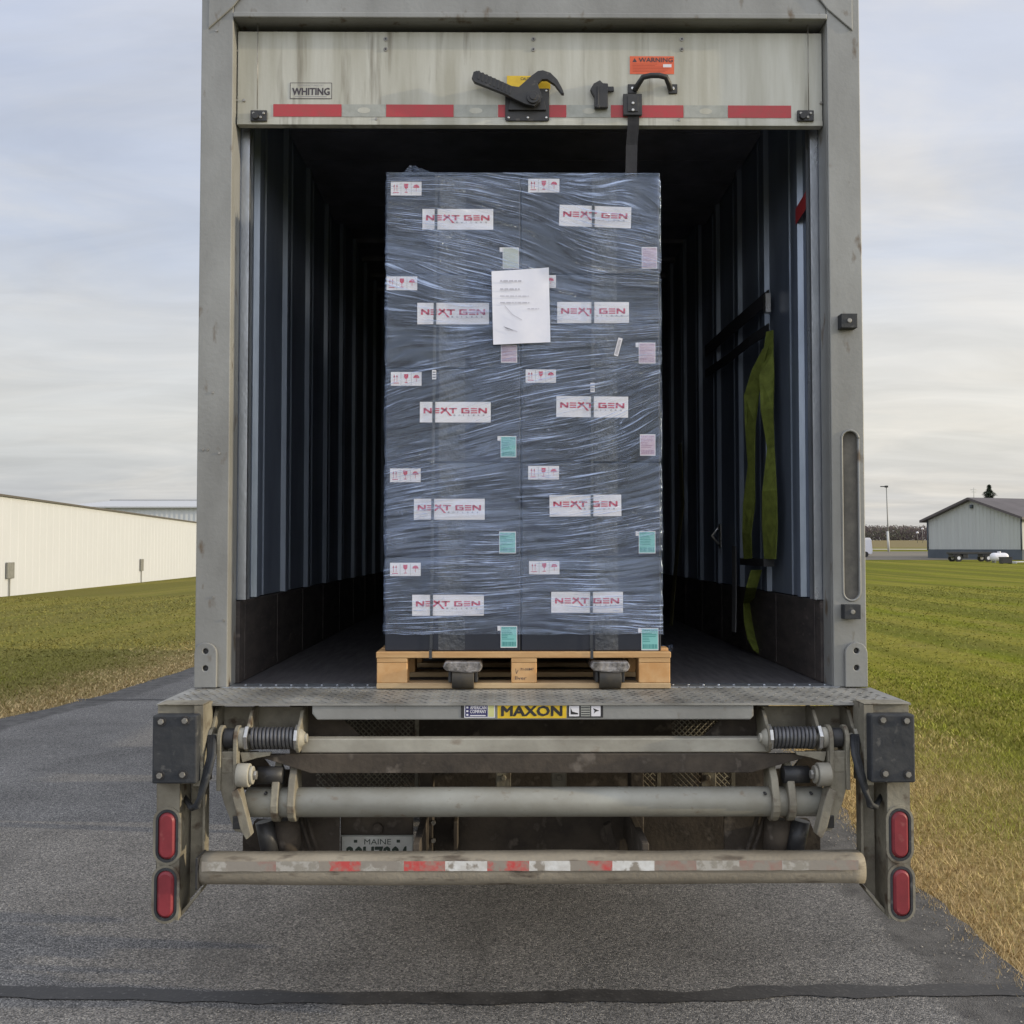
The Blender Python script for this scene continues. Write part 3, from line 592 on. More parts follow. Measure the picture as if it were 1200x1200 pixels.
latch = m.build('latch', ['black', 'chrome'], door, .002)
m = MB(); hub = P2(624.5, 116)
hook = [(553, 93), (555, 86), (559, 84.5), (600, 102.5), (608, 103.5), (622, 91), (630, 85), (636, 84), (645, 87), (653, 95), (659, 106), (661, 112), (658, 111.5), (650, 101), (641, 95), (635, 95), (630, 100), (634, 112), (633, 121), (626, 126), (616, 124), (601, 117), (592, 112), (556, 98)]
m.prism([P2(*p) for p in hook], DY-.050, DY-.030)
m.cyl((hub[0], DY-.058, hub[1]), (hub[0], DY-.02, hub[1]), .026, 0, 24); m.cyl((hub[0], DY-.062, hub[1]), (hub[0], DY-.0581, hub[1]), .014, 0, 16)
m.build('latch_lever', 'black', latch, .004)
m = MB()
for i in range(9):
    p = P2(561+i*4.6, 90+i*2.15); m.prism([(p[0]-.006, p[1]-.016), (p[0]+.002, p[1]-.018), (p[0]+.006, p[1]+.016), (p[0]-.002, p[1]+.018)], DY-.052, DY-.0502)
m.build('grip', 'black', latch, .001)
# small padlock catch
m = MB(); q = P2(706, 100)
m.prism([P2(692, 103), P2(696, 96), P2(703.5, 92), P2(707, 95.5), P2(713, 96), P2(713, 124.5), P2(697, 124.5), P2(697, 112)], DY-.024, DY-.0045)
a = P2(712, 99); b = P2(720, 105); m.box(a[0], b[0], DY-.02, DY-.008, b[1], a[1])
q = P2(701, 108); m.box(q[0]-.004, q[0]+.004, DY-.030, DY-.0242, q[1]-.055, q[1]+.03)
q = P2(701, 124); m.cyl((q[0], DY-.034, q[1]), (q[0], DY-.0242, q[1]), .008, 0, 10)
m.build('catch', 'black', door, .003)
# pull handle
m = MB()
for px in (742, 790): q = P2(px, 100); m.box(q[0]-.018, q[0]+.018, DY-.008, DY-.0005, q[1]-.02, q[1]+.018); m.cyl((q[0], DY-.012, q[1]), (q[0], DY-.008, q[1]), .006, 1, 10)
pp = [(745, 102, .008), (748, 98, .025), (753, 92, .045), (762, 90.5, .05), (772, 90.5, .05), (780, 92, .045), (784, 97, .028), (787, 101, .008)]
m.tube([(P2(a, b)[0], DY-c, P2(a, b)[1]) for a, b, c in pp], .011, 0, 10)
m.build('pull_handle', ['black', 'chrome'], door, .002)
# warning label
m = MB(); a = W(738, 66, DY); b = W(790, 87, DY); y = DY-.0012
m.rect(a.x, b.x, b.z, a.z, y, 0); w = b.x-a.x; h = a.z-b.z
text(m, 'WARNING', a.x+w*.2, b.x-w*.03, a.z-h*.34, a.z-h*.08, y-.0004, 1, .012)
m.poly([(a.x+w*.06, a.z-h*.33), (a.x+w*.16, a.z-h*.33), (a.x+w*.11, a.z-h*.1)], y-.0004, 1)
for i in range(6): m.rect(a.x+w*.06, a.x+w*(.9-.05*(i % 3) - (.28 if i < 2 else 0)), a.z-h*(.45+.085*i), a.z-h*(.425+.085*i), y-.0004, 2)
m.rect(b.x-w*.25, b.x-w*.06, a.z-h*.62, a.z-h*.45, y-.0005, 3)
m.build('warning_label', ['orange', 'darkink', surf('dark orange print', (.42, .07, .03), bump=0), 'paper'], door, fix=False)
# maker's label
m = MB(); a = W(340, 97, DY); b = W(389, 116, DY); w = b.x-a.x; h = a.z-b.z; t = .0022
m.rect(a.x, b.x, b.z, a.z, y, 0)
for r4 in ((a.x, b.x, a.z-t, a.z), (a.x, b.x, b.z, b.z+t), (a.x, a.x+t, b.z+t, a.z-t), (b.x-t, b.x, b.z+t, a.z-t)): m.rect(*r4, y-.0005, 1)
text(m, 'WHITING', a.x+w*.05, b.x-w*.05, b.z+h*.22, b.z+h*.68, y-.0005, 1, .02)
text(m, 'MANUFACTURED BY', a.x+w*.2, b.x-w*.2, b.z+h*.78, b.z+h*.88, y-.0005, 2)
m.rect(a.x+w*.12, b.x-w*.12, b.z+h*.12, b.z+h*.15, y-.0005, 2)
m.build('maker_label', ['door', 'darkink', 'greyink'], door, fix=False)
# pull strap with buckle plate
m = MB(); a = P2(731, 133); b = P2(753, 108); m.box(a[0], b[0], DY-.022, DY-.0045, a[1], b[1])
m.box(a[0]+.016, b[0]-.016, DY-.026, DY-.022, a[1]+.012, b[1]-.01)
for py in (120, 128): q = P2(742, py); m.cyl((q[0], DY-.031, q[1]), (q[0], DY-.026, q[1]), .006, 1, 10)
bk = m.build('strap_clamp', ['black', 'chrome'], door, .004)
m = MB(); A = W(742, 133, DY); m.ribbon([(A.x, DY-.012, A.z), (A.x, DY-.003, A.z-.05), (A.x-.004, DY+.02, A.z-.12), (A.x-.006, DY+.03, A.z-.25), (A.x-.006, DY+.04, A.z-.42)], (.023, 0, 0), .0015)
m.build('pull_strap', 'strapk', door)

# red patch sticker on right inner wall
m = MB(); xw = TX+IN-.024; P = [W(948, 246, 4.37), W(961, 236, 4.37)]
m.add([(xw-.001, 4.39, P[0].z-.06), (xw-.001, 4.215, P[1].z-.075), (xw-.001, 4.215, P[1].z+.0), (xw-.001, 4.39, P[0].z+.01)], [(0, 1, 2, 3)])
m.build('reflector_patch', 'tape_red', truck, fix=False)
m = MB(); q = W(845, 628, 6.05); m.box(TX+IN-.03, TX+IN-.0225, 5.96, 6.02, q.z-.07, q.z+.07); m.tube([(TX+IN-.035, 5.99, q.z-.05), (TX+IN-.075, 5.99, q.z), (TX+IN-.035, 5.99, q.z+.05)], .008)
m.build('lashing_ring', 'chrome', truck, .003)

# ---- lift gate -------------------------------------------------------
# tread plate deck with raised diamonds
m = MB(); DF = 3.60; dxl, dxr = XL-.012, XR+.012
def xx(px, Y): return W(px, 930, Y).x
m.box(dxl, dxr, DF, 3.998, FZ-.007, FZ)
rows = 12; i = 0
for r_ in range(rows):
    yy = DF+.02+r_*.034; n = 74
    for c in range(n):
        xcc = dxl+.03+(c+.5*(r_ % 2))*(dxr-dxl-.06)/n; a = .9 if (c+r_) % 2 else -.9; l = .013; w = .0035
        ux, uy = math.cos(a)*l, math.sin(a)*l; nx, ny = -math.sin(a)*w, math.cos(a)*w
        m.add([(xcc-ux, yy-uy, FZ+.0002), (xcc+nx, yy+ny, FZ+.0025), (xcc+ux, yy+uy, FZ+.0002), (xcc-nx, yy-ny, FZ+.0025)], [(0, 3, 2, 1)])
m.build('dock_plate', 'deck', truck, fix=False)
CY = 3.608
cz0, cz1 = zz(843.5, CY), FZ-.0075
m = MB(); a, b = xx(365, CY), xx(884, CY)
m.prism([(a, cz1), (b, cz1), (b, cz0+.012), (b-.012, cz0), (a+.018, cz0), (a, cz0+.022)], CY, CY+.06); m.build('deck_channel', 'frame', truck, .004)
y = CY-.0012; zA, zB = zz(824.5, CY), zz(841.5, CY)
zA, zB = zz(825, CY), zz(841, CY)
m = MB(); a, b = xx(583, CY), xx(664, CY); m.rect(a, b, zB-.002, zA, y, 0); h = zA-zB
text(m, 'MAXON', a+.012, b-.014, zB+h*.1, zA-h*.12, y-.0005, 1, .028)
m.build('maker_sticker', ['yellow', 'black'], truck, fix=False)
m = MB(); a, b = xx(544, CY), xx(580, CY); m.rect(a, b, zB, zA, y, 0); m.rect(a+.003, a+(b-a)*.76, zB+.003, zA-.003, y-.0004, 1); m.rect(a+(b-a)*.78, b-.003, zB+.003, zA-.003, y-.0004, 3)
text(m, 'AMERICAN', a+.02, a+(b-a)*.72, zB+h*.62, zA-h*.12, y-.0008, 2, .01); text(m, 'COMPANY', a+.02, a+(b-a)*.72, zB+h*.33, zA-h*.42, y-.0008, 2, .01)
for k in range(3): m.rect(a+.007, a+.014, zB+h*(.15+.27*k), zB+h*(.28+.27*k), y-.0008, 2)
m.rect(a+.02, a+(b-a)*.7, zB+h*.12, zB+h*.2, y-.0008, 2)
m.rect(xx(540, CY), a-.001, zB, zA, y, 4)
m.build('flag_sticker', ['paper', 'navy', 'paper', surf('pale yellow', (.55, .55, .25), bump=0), 'black'], truck, fix=False)
m = MB(); a, b = xx(665, CY), xx(707, CY); m.rect(a, b, zB, zA+.002, y, 0); w = b-a
for c0, c1, k in ((.05, .33, 1), (.38, .64, 2), (.67, .93, 1)): m.rect(a+w*c0, a+w*c1, zB+h*.1, zA-h*.14, y-.0004, k)
for k in range(4): m.rect(a+w*.39, a+w*.63, zB+h*(.18+.17*k), zB+h*(.25+.17*k), y-.0008, 0)
m.poly([(a+w*.09, zB+h*.75), (a+w*.14, zB+h*.45), (a+w*.30, zB+h*.33), (a+w*.3, zB+h*.24), (a+w*.09, zB+h*.24)], y-.0008, 0)
m.poly([(a+w*.72, zB+h*.7), (a+w*.90, zB+h*.5), (a+w*.80, zB+h*.45), (a+w*.74, zB+h*.3), (a+w*.76, zB+h*.5)], y-.0008, 0)
m.build('hazard_sticker', ['black', 'paper', 'tape_grey'], truck, fix=False)

def mx(s, px, Y):                       # left side pixel -> x, mirrored about the trailer for s = 1
    u = TX-xx(px, Y); return TX-u if s < 0 else TX+u-.007
def gear(s):
    X = lambda px, Y=3.5: mx(s, px, Y); Z = lambda py, Y=3.5: zz(py, Y)
    # --- corner column
    Y0 = 3.515
    m = MB()
    m.box(X(182), X(226), Y0, Y0+.10, Z(919), Z(826))                      # upper box behind the pad
    m.box(X(226), X(237), Y0-.012, Y0+.10, Z(921), Z(826.5))
    m.box(X(183), X(237), Y0-.014, Y0+.08, Z(826), Z(825))
    ob = [(X(182), Z(919)), (X(182), Z(1076)), (X(209), Z(1080)), (X(209), Z(919))]
    lights = [(X(195), (Z(952)+Z(1008))/2), (X(194), (Z(1020)+Z(1077))/2)]
    hs = [stadium(cx, cz, .076, .178, 8) for cx, cz in lights]
    m.plate(ob, hs, Y0, Y0+.008)
    m.box(X(206.5), X(209), Y0+.0082, Y0+.13, Z(1079), Z(921))             # inner flange
    m.prism([(X(212), Z(921)), (X(229), Z(921)), (X(229), Z(1047)), (X(212), Z(1066))], Y0+.10, Y0+.112)
    m.prism([(X(229), Z(921)), (X(232), Z(921)), (X(232), Z(1046)), (X(229), Z(1047.5))], Y0+.07, Y0+.12)
    m.prism([(X(209.5), Z(1072)), (X(209.5), Z(1078)), (X(232), Z(1050)), (X(232), Z(1046))], Y0+.03, Y0+.0998)
    m.prism([(X(182), Z(1076)), (X(184), Z(1076)), (X(184), Z(925)), (X(182), Z(925))], Y0+.0082, Y0+.13)
    col = m.build('corner_column', 'tan', truck, .004)
    for cx, cz in lights:
        m = MB(); o = stadium(cx, cz, .076, .178, 12); i_ = stadium(cx, cz, .060, .160, 12)
        m.plate(o, [i_], Y0-.006, Y0+.004, 1); m.plate(stadium(cx, cz, .094, .196, 12), [stadium(cx, cz, .0765, .1785, 12)], Y0-.005, Y0-.0004, 2)
        L_ = stadium(cx, cz, .058, .157, 12); L2 = stadium(cx, cz, .040, .138, 12); n = len(L_)
        m.add([(p[0], Y0-.002, p[1]) for p in L_]+[(p[0], Y0-.012, p[1]) for p in L2], [(i, (i+1) % n, n+(i+1) % n, n+i) for i in range(n)]+[list(range(n, 2*n))], 0)
        m.build('tail_light', ['lens', 'rubber', 'tan'], col)
    YQ = Y0-.055; m = MB(); m.box(X(177.5, YQ), X(230, YQ), YQ, Y0-.0005, Z(918, YQ), Z(838, YQ))
    pad = m.build('bumper_pad', 'rubber', col, .006)
    for px, py in ((188, 845), (216, 844), (187, 908), (214, 907)):
        m = MB(); xq, zq = X(px, YQ), Z(py, YQ)
        m.cyl((xq, YQ, zq), (xq, YQ-.0025, zq), .016, 1, 16); m.cyl((xq, YQ-.0025, zq), (xq, YQ-.009, zq), .010, 0, 6)
        m.build('bolt', ['steel', 'black'], col)
    # --- upper hinge bracket
    YB_ = 3.72
    m = MB(); m.prism([(X(252, YB_), Z(828, YB_)), (X(356, YB_), Z(828, YB_)), (X(356, YB_), Z(872, YB_)), (X(250, YB_), Z(884, YB_)), (X(244, YB_), Z(860, YB_))], YB_, YB_+.012)
    def cheek(px, py_t=832, py_c=865, r=.05, th=.012, y_front=3.56, mt=0):
        zc = Z(py_c, 3.6); yc = 3.62; x = X(px, 3.6)
        pts = [(YB_, FZ-.02), (YB_, zc-r*.6)]+[(yc-r*.55+r*math.cos(t), zc+r*math.sin(t)) for t in [-math.pi/2-.5-i*(math.pi-.6)/9 for i in range(10)]]+[(yc+.02, FZ-.03)]
        m.prism(pts, x-th/2, x+th/2, 'x', mt)
    cheek(249, r=.04); cheek(291, r=.045); cheek(351, r=.05)
    m.build('hinge_bracket', 'tan', truck, .003)
    zc = Z(865, 3.58); YS = 3.585
    m = MB(); m.cyl((X(244, YS), YS, zc), (X(360, YS), YS, zc), .016, 0, 16)
    m.cyl((X(243.5, YS), YS, zc), (X(249, YS), YS, zc), .033, 0, 6, smooth=False)
    m.cyl((X(277, YS), YS, zc), (X(287, YS), YS, zc), .036, 0, 20); m.cyl((X(287.5, YS), YS, zc), (X(292, YS), YS, zc), .045, 1, 6, smooth=False)
    m.cyl((X(346, YS), YS, zc), (X(350, YS), YS, zc), .046, 1, 8, smooth=False); m.cyl((X(350, YS), YS, zc), (X(357, YS), YS, zc), .038, 0, 16, r1=.02)
    m.build('hinge_shaft', ['tan2', 'chrome'], truck, .002)
    m = MB(); pts = []; turns = 11; xa, xb = X(295, YS), X(345, YS)
    for i in range(turns*16+1):
        t = i/16*2*math.pi; pts.append((xa+(xb-xa)*i/(turns*16), YS+.033*math.cos(t), zc+.033*math.sin(t)))
    m.tube(pts, .0065, 0, 8); m.build('torsion_spring', 'spring', truck)
    # --- swing arm: yoke, drop arm, roller
    m = MB(); YA = 3.56
    for pa, pb in ((255, 260), (274, 279)):
        xa, xb = X(pa, YA), X(pb, YA)
        pts = [(3.64, Z(925, YA)), (3.54, Z(925, YA))]+[(YS-.045*math.cos(t), zc+.045*math.sin(t)) for t in [i*math.pi/8 for i in range(9)]]
        m.prism(pts, xa, xb, 'x')
    m.box(X(260.2, YA), X(273.8, YA), YA-.01, YA+.03, Z(905, YA), Z(887, YA))
    m.cyl((X(261, YA), YS, zc), (X(273, YA), YS, zc), .034, 1, 20)
    arm = [(257, 880), (280, 880), (280, 904), (284, 922), (296, 972), (293, 976), (276, 973), (263, 940), (257, 918)]
    m.prism([(X(a, YA), Z(b, YA)) for a, b in arm], YA-.008, YA+.012)
    m.prism([(X(a, YA), Z(b, YA)) for a, b in ((275, 924), (283, 920), (288, 932), (293, 950), (299, 974), (293, 979), (286, 966), (281, 946))], YA-.05, YA-.0085)
    m.box(X(274, YA), X(286, YA), YA-.014, YA-.0085, Z(970, YA), Z(955, YA), 1)
    m.build('lift_arm', ['tan', 'black', 'dark_in'], truck, .003)
    m = MB(); zr = Z(908, 3.54); YR = 3.54
    m.cyl((X(278, YR), YR, zr), (X(293, YR), YR, zr), .040, 0, 28); m.cyl((X(293, YR), YR, zr), (X(297, YR), YR, zr), .031, 0, 24); m.cyl((X(297, YR), YR, zr), (X(301, YR), YR, zr), .017, 1, 6, smooth=False)
    m.build('roller', ['tan2', 'steel'], truck, .003)
    m = MB(); m.cyl((X(302, 3.6), 3.6, Z(908, 3.6)), (X(332, 3.6), 3.6, Z(908, 3.6)), .030, 0, 20); m.build('cylinder_rod', 'black', truck); m = MB(); m.cyl((X(310, 3.66), 3.66, Z(962, 3.66)), (X(318, 3.66), 3.66, Z(1002, 3.66)), .032, 0, 16); m.build('hose_sleeve', 'black', truck); m = MB()
    m.cyl((X(335, 3.7), 3.7, Z(958, 3.7)), (X(339, 3.7), 3.7, Z(1000, 3.7)), .048, 1, 16)
    m.build('lift_cylinder', ['black', 'brown'], truck)
    m = MB(); m.prism([(X(236, 3.76), Z(825.5, 3.76)), (X(257, 3.76), Z(825.5, 3.76)), (X(246, 3.76), Z(872, 3.76)), (X(236, 3.76), Z(905, 3.76))], 3.76, 3.77); m.build('shade_wedge', 'brown', truck)  # dark plate standing in for the wedge of shade beside the column
    m = MB(); m.prism([(X(357, 3.74), Z(826, 3.74)), (X(384, 3.74), Z(826, 3.74)), (X(425, 3.74), Z(864, 3.74)), (X(357, 3.74), Z(866, 3.74))], 3.74, 3.75); m.build('gusset', 'brown', truck, .003)
    m = MB(); m.prism([(X(281, 3.57), Z(881, 3.57)), (X(318, 3.57), Z(881, 3.57)), (X(316, 3.57), Z(885, 3.57)), (X(300, 3.57), Z(888, 3.57)), (X(284, 3.57), Z(893, 3.57))], 3.565, 3.58); m.build('link_plate', 'tan', truck, .002); m = MB(); m.prism([(X(283, 3.72), Z(880, 3.72)), (X(302, 3.72), Z(880, 3.72)), (X(318, 3.72), Z(900, 3.72)), (X(352, 3.72), Z(903, 3.72)), (X(352, 3.72), Z(925, 3.72)), (X(283, 3.72), Z(925, 3.72))], 3.72, 3.73); m.build('rear_plate', 'brown', truck, .002)
    # flanges on the cross pipe
    YP = 3.62; zp = Z(939.5, YP)
    for pa, h in ((326, 40), (345, 26)):
        m = MB(); x = X(pa, YP)
        pts = [(YP-.072*math.cos(t), zp-.066*math.sin(t)) for t in [-.4+i*(math.pi+.4)/10 for i in range(11)]] + [(YP+.06, zp+.10), (YP+.01, zp+.14), (YP-.04, zp+.09)]
        m.prism(pts, x-.013, x+.013, 'x'); m.build('pipe_flange', 'tan', truck, .004)
    # hoses
    for k in range(3):
        o = .008*k; m = MB()
        m.tube([(X(244-3*k, 3.5), 3.56, Z(866)), (X(250-3*k, 3.5), 3.5+o, Z(884)), (X(246-3*k, 3.5), 3.49+o, Z(904)), (X(239-2*k, 3.5), 3.49+o, Z(926)), (X(230+k, 3.5), 3.5, Z(943+k)), (X(222, 3.5), 3.52+o, Z(948+k)), (X(213, 3.55), 3.58, Z(940))], .009, 0, 8); m.build('hydraulic_hose', 'rubber', truck)
    for k in range(2):
        m = MB(); m.tube([(X(352+8*k, 3.75), 3.75, Z(957, 3.75)), (X(357+8*k, 3.74), 3.74, Z(975, 3.74)), (X(366+8*k, 3.74), 3.74, Z(1000, 3.74))], .008, 0, 8); m.build('air_line', 'brown', truck)
    m = MB(); m.prism([(X(a, 3.8), Z(b, 3.8)) for a, b in ((285, 978), (330, 955), (398, 955), (398, 1010), (285, 1010))], 3.80, 3.81); m.prism([(X(a, 3.78), Z(b, 3.78)) for a, b in ((300, 960), (318, 960), (306, 995), (290, 985))], 3.76, 3.795)
    m.build('side_bracket', 'brown', truck)
gear(-1); gear(1)
# cross bar: pale steel for the lit top face, dark brown painting its shaded face
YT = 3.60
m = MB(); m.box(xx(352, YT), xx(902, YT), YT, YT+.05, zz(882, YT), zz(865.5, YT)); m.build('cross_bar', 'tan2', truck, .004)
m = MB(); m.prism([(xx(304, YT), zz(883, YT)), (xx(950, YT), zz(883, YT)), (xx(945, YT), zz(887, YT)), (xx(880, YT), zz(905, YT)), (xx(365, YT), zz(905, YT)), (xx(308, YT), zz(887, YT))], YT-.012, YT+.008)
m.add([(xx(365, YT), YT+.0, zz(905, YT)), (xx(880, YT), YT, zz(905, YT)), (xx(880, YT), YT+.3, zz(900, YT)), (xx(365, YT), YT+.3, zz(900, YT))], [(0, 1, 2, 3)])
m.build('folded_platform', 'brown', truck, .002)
YP = 3.62
m = MB(); m.cyl((xx(290, YP), YP, zz(939.5, YP)), (xx(963, YP), YP, zz(939.5, YP)), .051, 0, 36)
for px in (311, 325, 897, 951): p = W(px, 930, YP-.045); m.cyl((p.x, YP-.05, p.z), (p.x, YP-.03, p.z), .005, 1, 8)
m.build('cross_pipe', ['pipe', 'black'], truck, .002)
# underride bumper bar with worn tape
YU = 3.47
zt, zb = zz(998, YU+.07), zz(1040, YU); rr = (zt-zb)/2; zc = (zt+zb)/2
prof = [(YU+.085, zt), (YU+.03, zt), (YU+.012, zt-.006), (YU, zt-.022), (YU-.004, zc+.012), (YU-.004, zc-.012), (YU, zb+.022), (YU+.012, zb+.006), (YU+.03, zb), (YU+.085, zb)]
x0, x1 = xx(234, YU), xx(1014, YU)
m = MB(); n = 60; vs = []
for i in range(n+1):
    x = x0+(x1-x0)*i/n
    for a, b in prof:
        d = .0035*noise.noise(Vector((x*3, a*5, b*9))); vs.append((x, a+d, b+d*.8))
k = len(prof); fs = [(i*k+j, (i+1)*k+j, (i+1)*k+(j+1) % k, i*k+(j+1) % k) for i in range(n) for j in range(k)]
m.add(vs, fs, 0, True); m.add(vs, [list(range(k)), list(range((n+1)*k-1, n*k-1, -1))], 0)
bar = m.build('underride_bar', surf('road grimed bar', (.30, .265, .205), (.19, .165, .125), rough=.75, scale=5, stretch=(.5, 1, 2), c3=(.10, .08, .06), s3=18, lo3=.58, hi3=.72, bump=.25), truck)
m = MB(); m.box(x0-.010, x0-.001, YU-.008, YU+.09, zb-.004, zt+.004); m.build('end_cap', 'black', bar, .003)
m = MB(); tsegs = [(238, 280, 3), (280, 325, 2), (325, 375, 3), (375, 424, 0), (424, 474, 3), (474, 522, 0), (522, 571, 1), (571, 620, 0), (620, 668, 1), (668, 717, 0), (717, 766, 1), (766, 815, 2), (815, 865, 3), (865, 915, 2), (915, 962, 3), (962, 1004, 2)]
for a, b, k in tsegs: 
    xa, xb = xx(a, YU), xx(b, YU); 
    for q in range(6):
        x_0 = xa+(xb-xa)*q/6; x_1 = xa+(xb-xa)*(q+1)/6
        j0 = .002*noise.noise(Vector((x_0*20, 1, 0))); j1 = .002*noise.noise(Vector((x_1*20, 1, 0)))
        m.add([(x_0, YU-.0095, zz(1019.5, YU)+j0), (x_1, YU-.0095, zz(1019.5, YU)+j1), (x_1, YU-.0095, zz(1008, YU)), (x_0, YU-.0095, zz(1008, YU))], [(0, 1, 2, 3)], k)
m.build('reflective_tape', ['tape_red_worn', 'tape_white_worn', 'tape_faded_red', 'tape_faded_white'], bar, fix=False)
# brackets from bar up to the frame
for px in (497, 742): m = MB(); m.box(xx(px, 3.9)-.012, xx(px, 3.9)+.012, 3.56, 4.3, zz(1000, 3.9), zz(958, 3.9)); m.build('bar_bracket', 'brown', truck, .003)
# licence plate on its panel
YL = 3.86
m = MB(); m.box(xx(399, YL), xx(484, YL), YL+.004, YL+.02, zz(1025, YL), zz(955, YL)); m.cyl((xx(443, YL), YL-.012, zz(970, YL)), (xx(443, YL), YL+.004, zz(970, YL)), .02, 0, 12); lp = m.build('plate_panel', 'brown', truck, .003)
m = MB(); a, b = xx(401, YL), xx(483, YL); t_, u_ = zz(980, YL), zz(1022, YL); yy = YL
m.box(a, b, yy, yy+.003, u_, t_); h = t_-u_; w = b-a
text(m, 'MAINE', a+w*.32, b-w*.3, t_-h*.22, t_-h*.07, yy-.0006, 1); text(m, '20U7904', a+w*.06, b-w*.06, t_-h*.82, t_-h*.27, yy-.0006, 1, .015)
for q in (.17, .78):
    m.rect(a+w*q, a+w*(q+.05), t_-h*.17, t_-h*.09, yy-.0006, 1)
m.box(a-.004, b+.004, yy-.003, yy+.006, t_+.0005, t_+.005, 2); m.box(b+.0005, b+.005, yy-.003, yy+.006, u_, t_, 2)
m.build('licence_plate', ['plate', surf('green plate ink', (.04, .055, .04), bump=0), 'tape_grey'], lp, fix=False)
# cross members and under structure
m = MB(); m.box(xx(505, 4.1), xx(905, 4.1), 4.1, 4.14, zz(1010, 4.1), zz(956, 4.1)); m.box(TX-1.0, TX+1.0, 4.3, 4.36, .62, 1.06)
m.build('cross_member', 'brown', truck, .004)
m = MB()
for px in (500, 746): m.box(xx(px, 4.0)-.025, xx(px, 4.0)+.025, 3.98, 4.09, zz(1010, 4.0), zz(880, 4.0)); m.build('frame_bracket', 'brown', truck, .003); m = MB()
for px in (534,): m.box(xx(px, 4.0)-.008, xx(px, 4.0)+.008, 3.99, 4.09, zz(1000, 4.0), zz(962, 4.0)); m.build('stay', 'brown', truck, .003); m = MB()
m.prism([(xx(706, 4.0), zz(964, 4.0)), (xx(714, 4.0), zz(960, 4.0)), (xx(724, 4.0), zz(996, 4.0)), (xx(714, 4.0), zz(996, 4.0))], 3.95, 3.99); m.build('stay', 'brown', truck, .003); m = MB()
for px, py in ((508, 964), (508, 985), (739, 964), (750, 990)): m.cyl((xx(px, 3.97), 3.965, zz(py, 3.97)), (xx(px, 3.97), 3.98, zz(py, 3.97)), .009, 0, 6); m.build('bolt', 'steel', truck); m = MB()
m = MB()
for s in (-1, 1): m.box(TX+s*.42, TX+s*.52, 4.4, YB-.5, .88, FZ-.13); m.build('chassis_rail', 'brown', truck)
m = MB(); m.box(TX-HW+.06, TX+HW-.06, 4.45, YB-.4, FZ-.055, FZ-.051)
for i in range(36): m.box(TX-HW+.06, TX+HW-.06, 4.45+i*.32, 4.5+i*.32, FZ-.125, FZ-.055)
m.build('floor_joist', 'brown', truck)
# brackets hanging in the gap behind the bars
for px in (590, 655, 830):
    m = MB(); m.box(xx(px, 4.05)-.03, xx(px, 4.05)+.03, 4.04, 4.09, zz(925, 4.05), zz(890, 4.05)); m.cyl((xx(px, 4.03), 4.03, zz(912, 4.03)), (xx(px, 4.03), 4.04, zz(912, 4.03)), .012, 0, 8); m.build('hanger', 'tan', truck, .004)
def grate(px0, px1, py0, py1, Y):
    m = MB(); x0, x1 = xx(px0, Y), xx(px1, Y); z0, z1 = zz(py1, Y), zz(py0, Y); st = .022; w = x1-x0; h = z1-z0
    for sg in (1, -1):
        t = -h
        while t < w:
            a = (x0+t, z0) if sg > 0 else (x0+t+h, z0); b = (x0+t+h, z1) if sg > 0 else (x0+t, z1)
            # clip against the panel
            pts = []
            for f in np.linspace(0, 1, 30):
                q = (a[0]+(b[0]-a[0])*f, a[1]+(b[1]-a[1])*f)
                if x0 <= q[0] <= x1: pts.append(q)
            if len(pts) > 1: m.cyl((pts[0][0], Y+(.003 if sg > 0 else 0), pts[0][1]), (pts[-1][0], Y+(.003 if sg > 0 else 0), pts[-1][1]), .003, 0, 4)
            t += st
    for r4 in ((x0, x1, z0-.006, z0), (x0, x1, z1, z1+.006)): m.box(r4[0], r4[1], Y-.006, Y+.01, r4[2], r4[3])
    m.box(x1, x1+.015, Y-.006, Y+.012, z0-.006, z1+.006)
    m.build('step_grating', 'tan', truck)
grate(370, 486, 843, 930, 4.05); grate(787, 857, 843, 930, 4.05); grate(745, 770, 900, 925, 4.15)
# running gear
for ya in (6.6, 7.9):
    m = MB(); m.cyl((TX-.75, ya, .52), (TX+.75, ya, .52), .065, 0, 16); m.build('axle', 'brown', truck)
    for s in (-1, 1):
        for d in (.98, .66):
            m = MB(); xc = TX+s*d; m.cyl((xc-.13, ya, .52), (xc+.13, ya, .52), .47, 0, 36, caps=False)
            for e in (-1, 1): m.cyl((xc+e*.13, ya, .52), (xc+e*.141, ya, .52), .47, 0, 36, r1=.43, caps=False); m.add([(xc+e*.141, ya+.43*math.cos(t), .52+.43*math.sin(t)) for t in np.linspace(0, 2*math.pi, 36, endpoint=False)], [list(range(36))])
            for k in range(3): m.cyl((xc-.08+k*.08, ya, .52), (xc-.068+k*.08, ya, .52), .4715, 0, 36, caps=False)
            m.cyl((xc-.143, ya, .52), (xc+.143, ya, .52), .28, 1, 24); m.build('wheel', ['tyre', 'tan'], truck)
for s in (-1, 1):
    m = MB(); m.box(TX+s*.5, TX+s*1.14, 6.0, 6.012, .22, 1.0); m.build('mud_flap', 'rubber', truck)
    m = MB(); m.box(TX+s*.55-.06, TX+s*.55+.06, 13.5, 13.62, .06, 1.02); m.box(TX+s*.55-.14, TX+s*.55+.14, 13.42, 13.7, .018, .06); m.build('landing_leg', 'brown', truck)

def xx(px, Y): return W(px, 600, Y).x
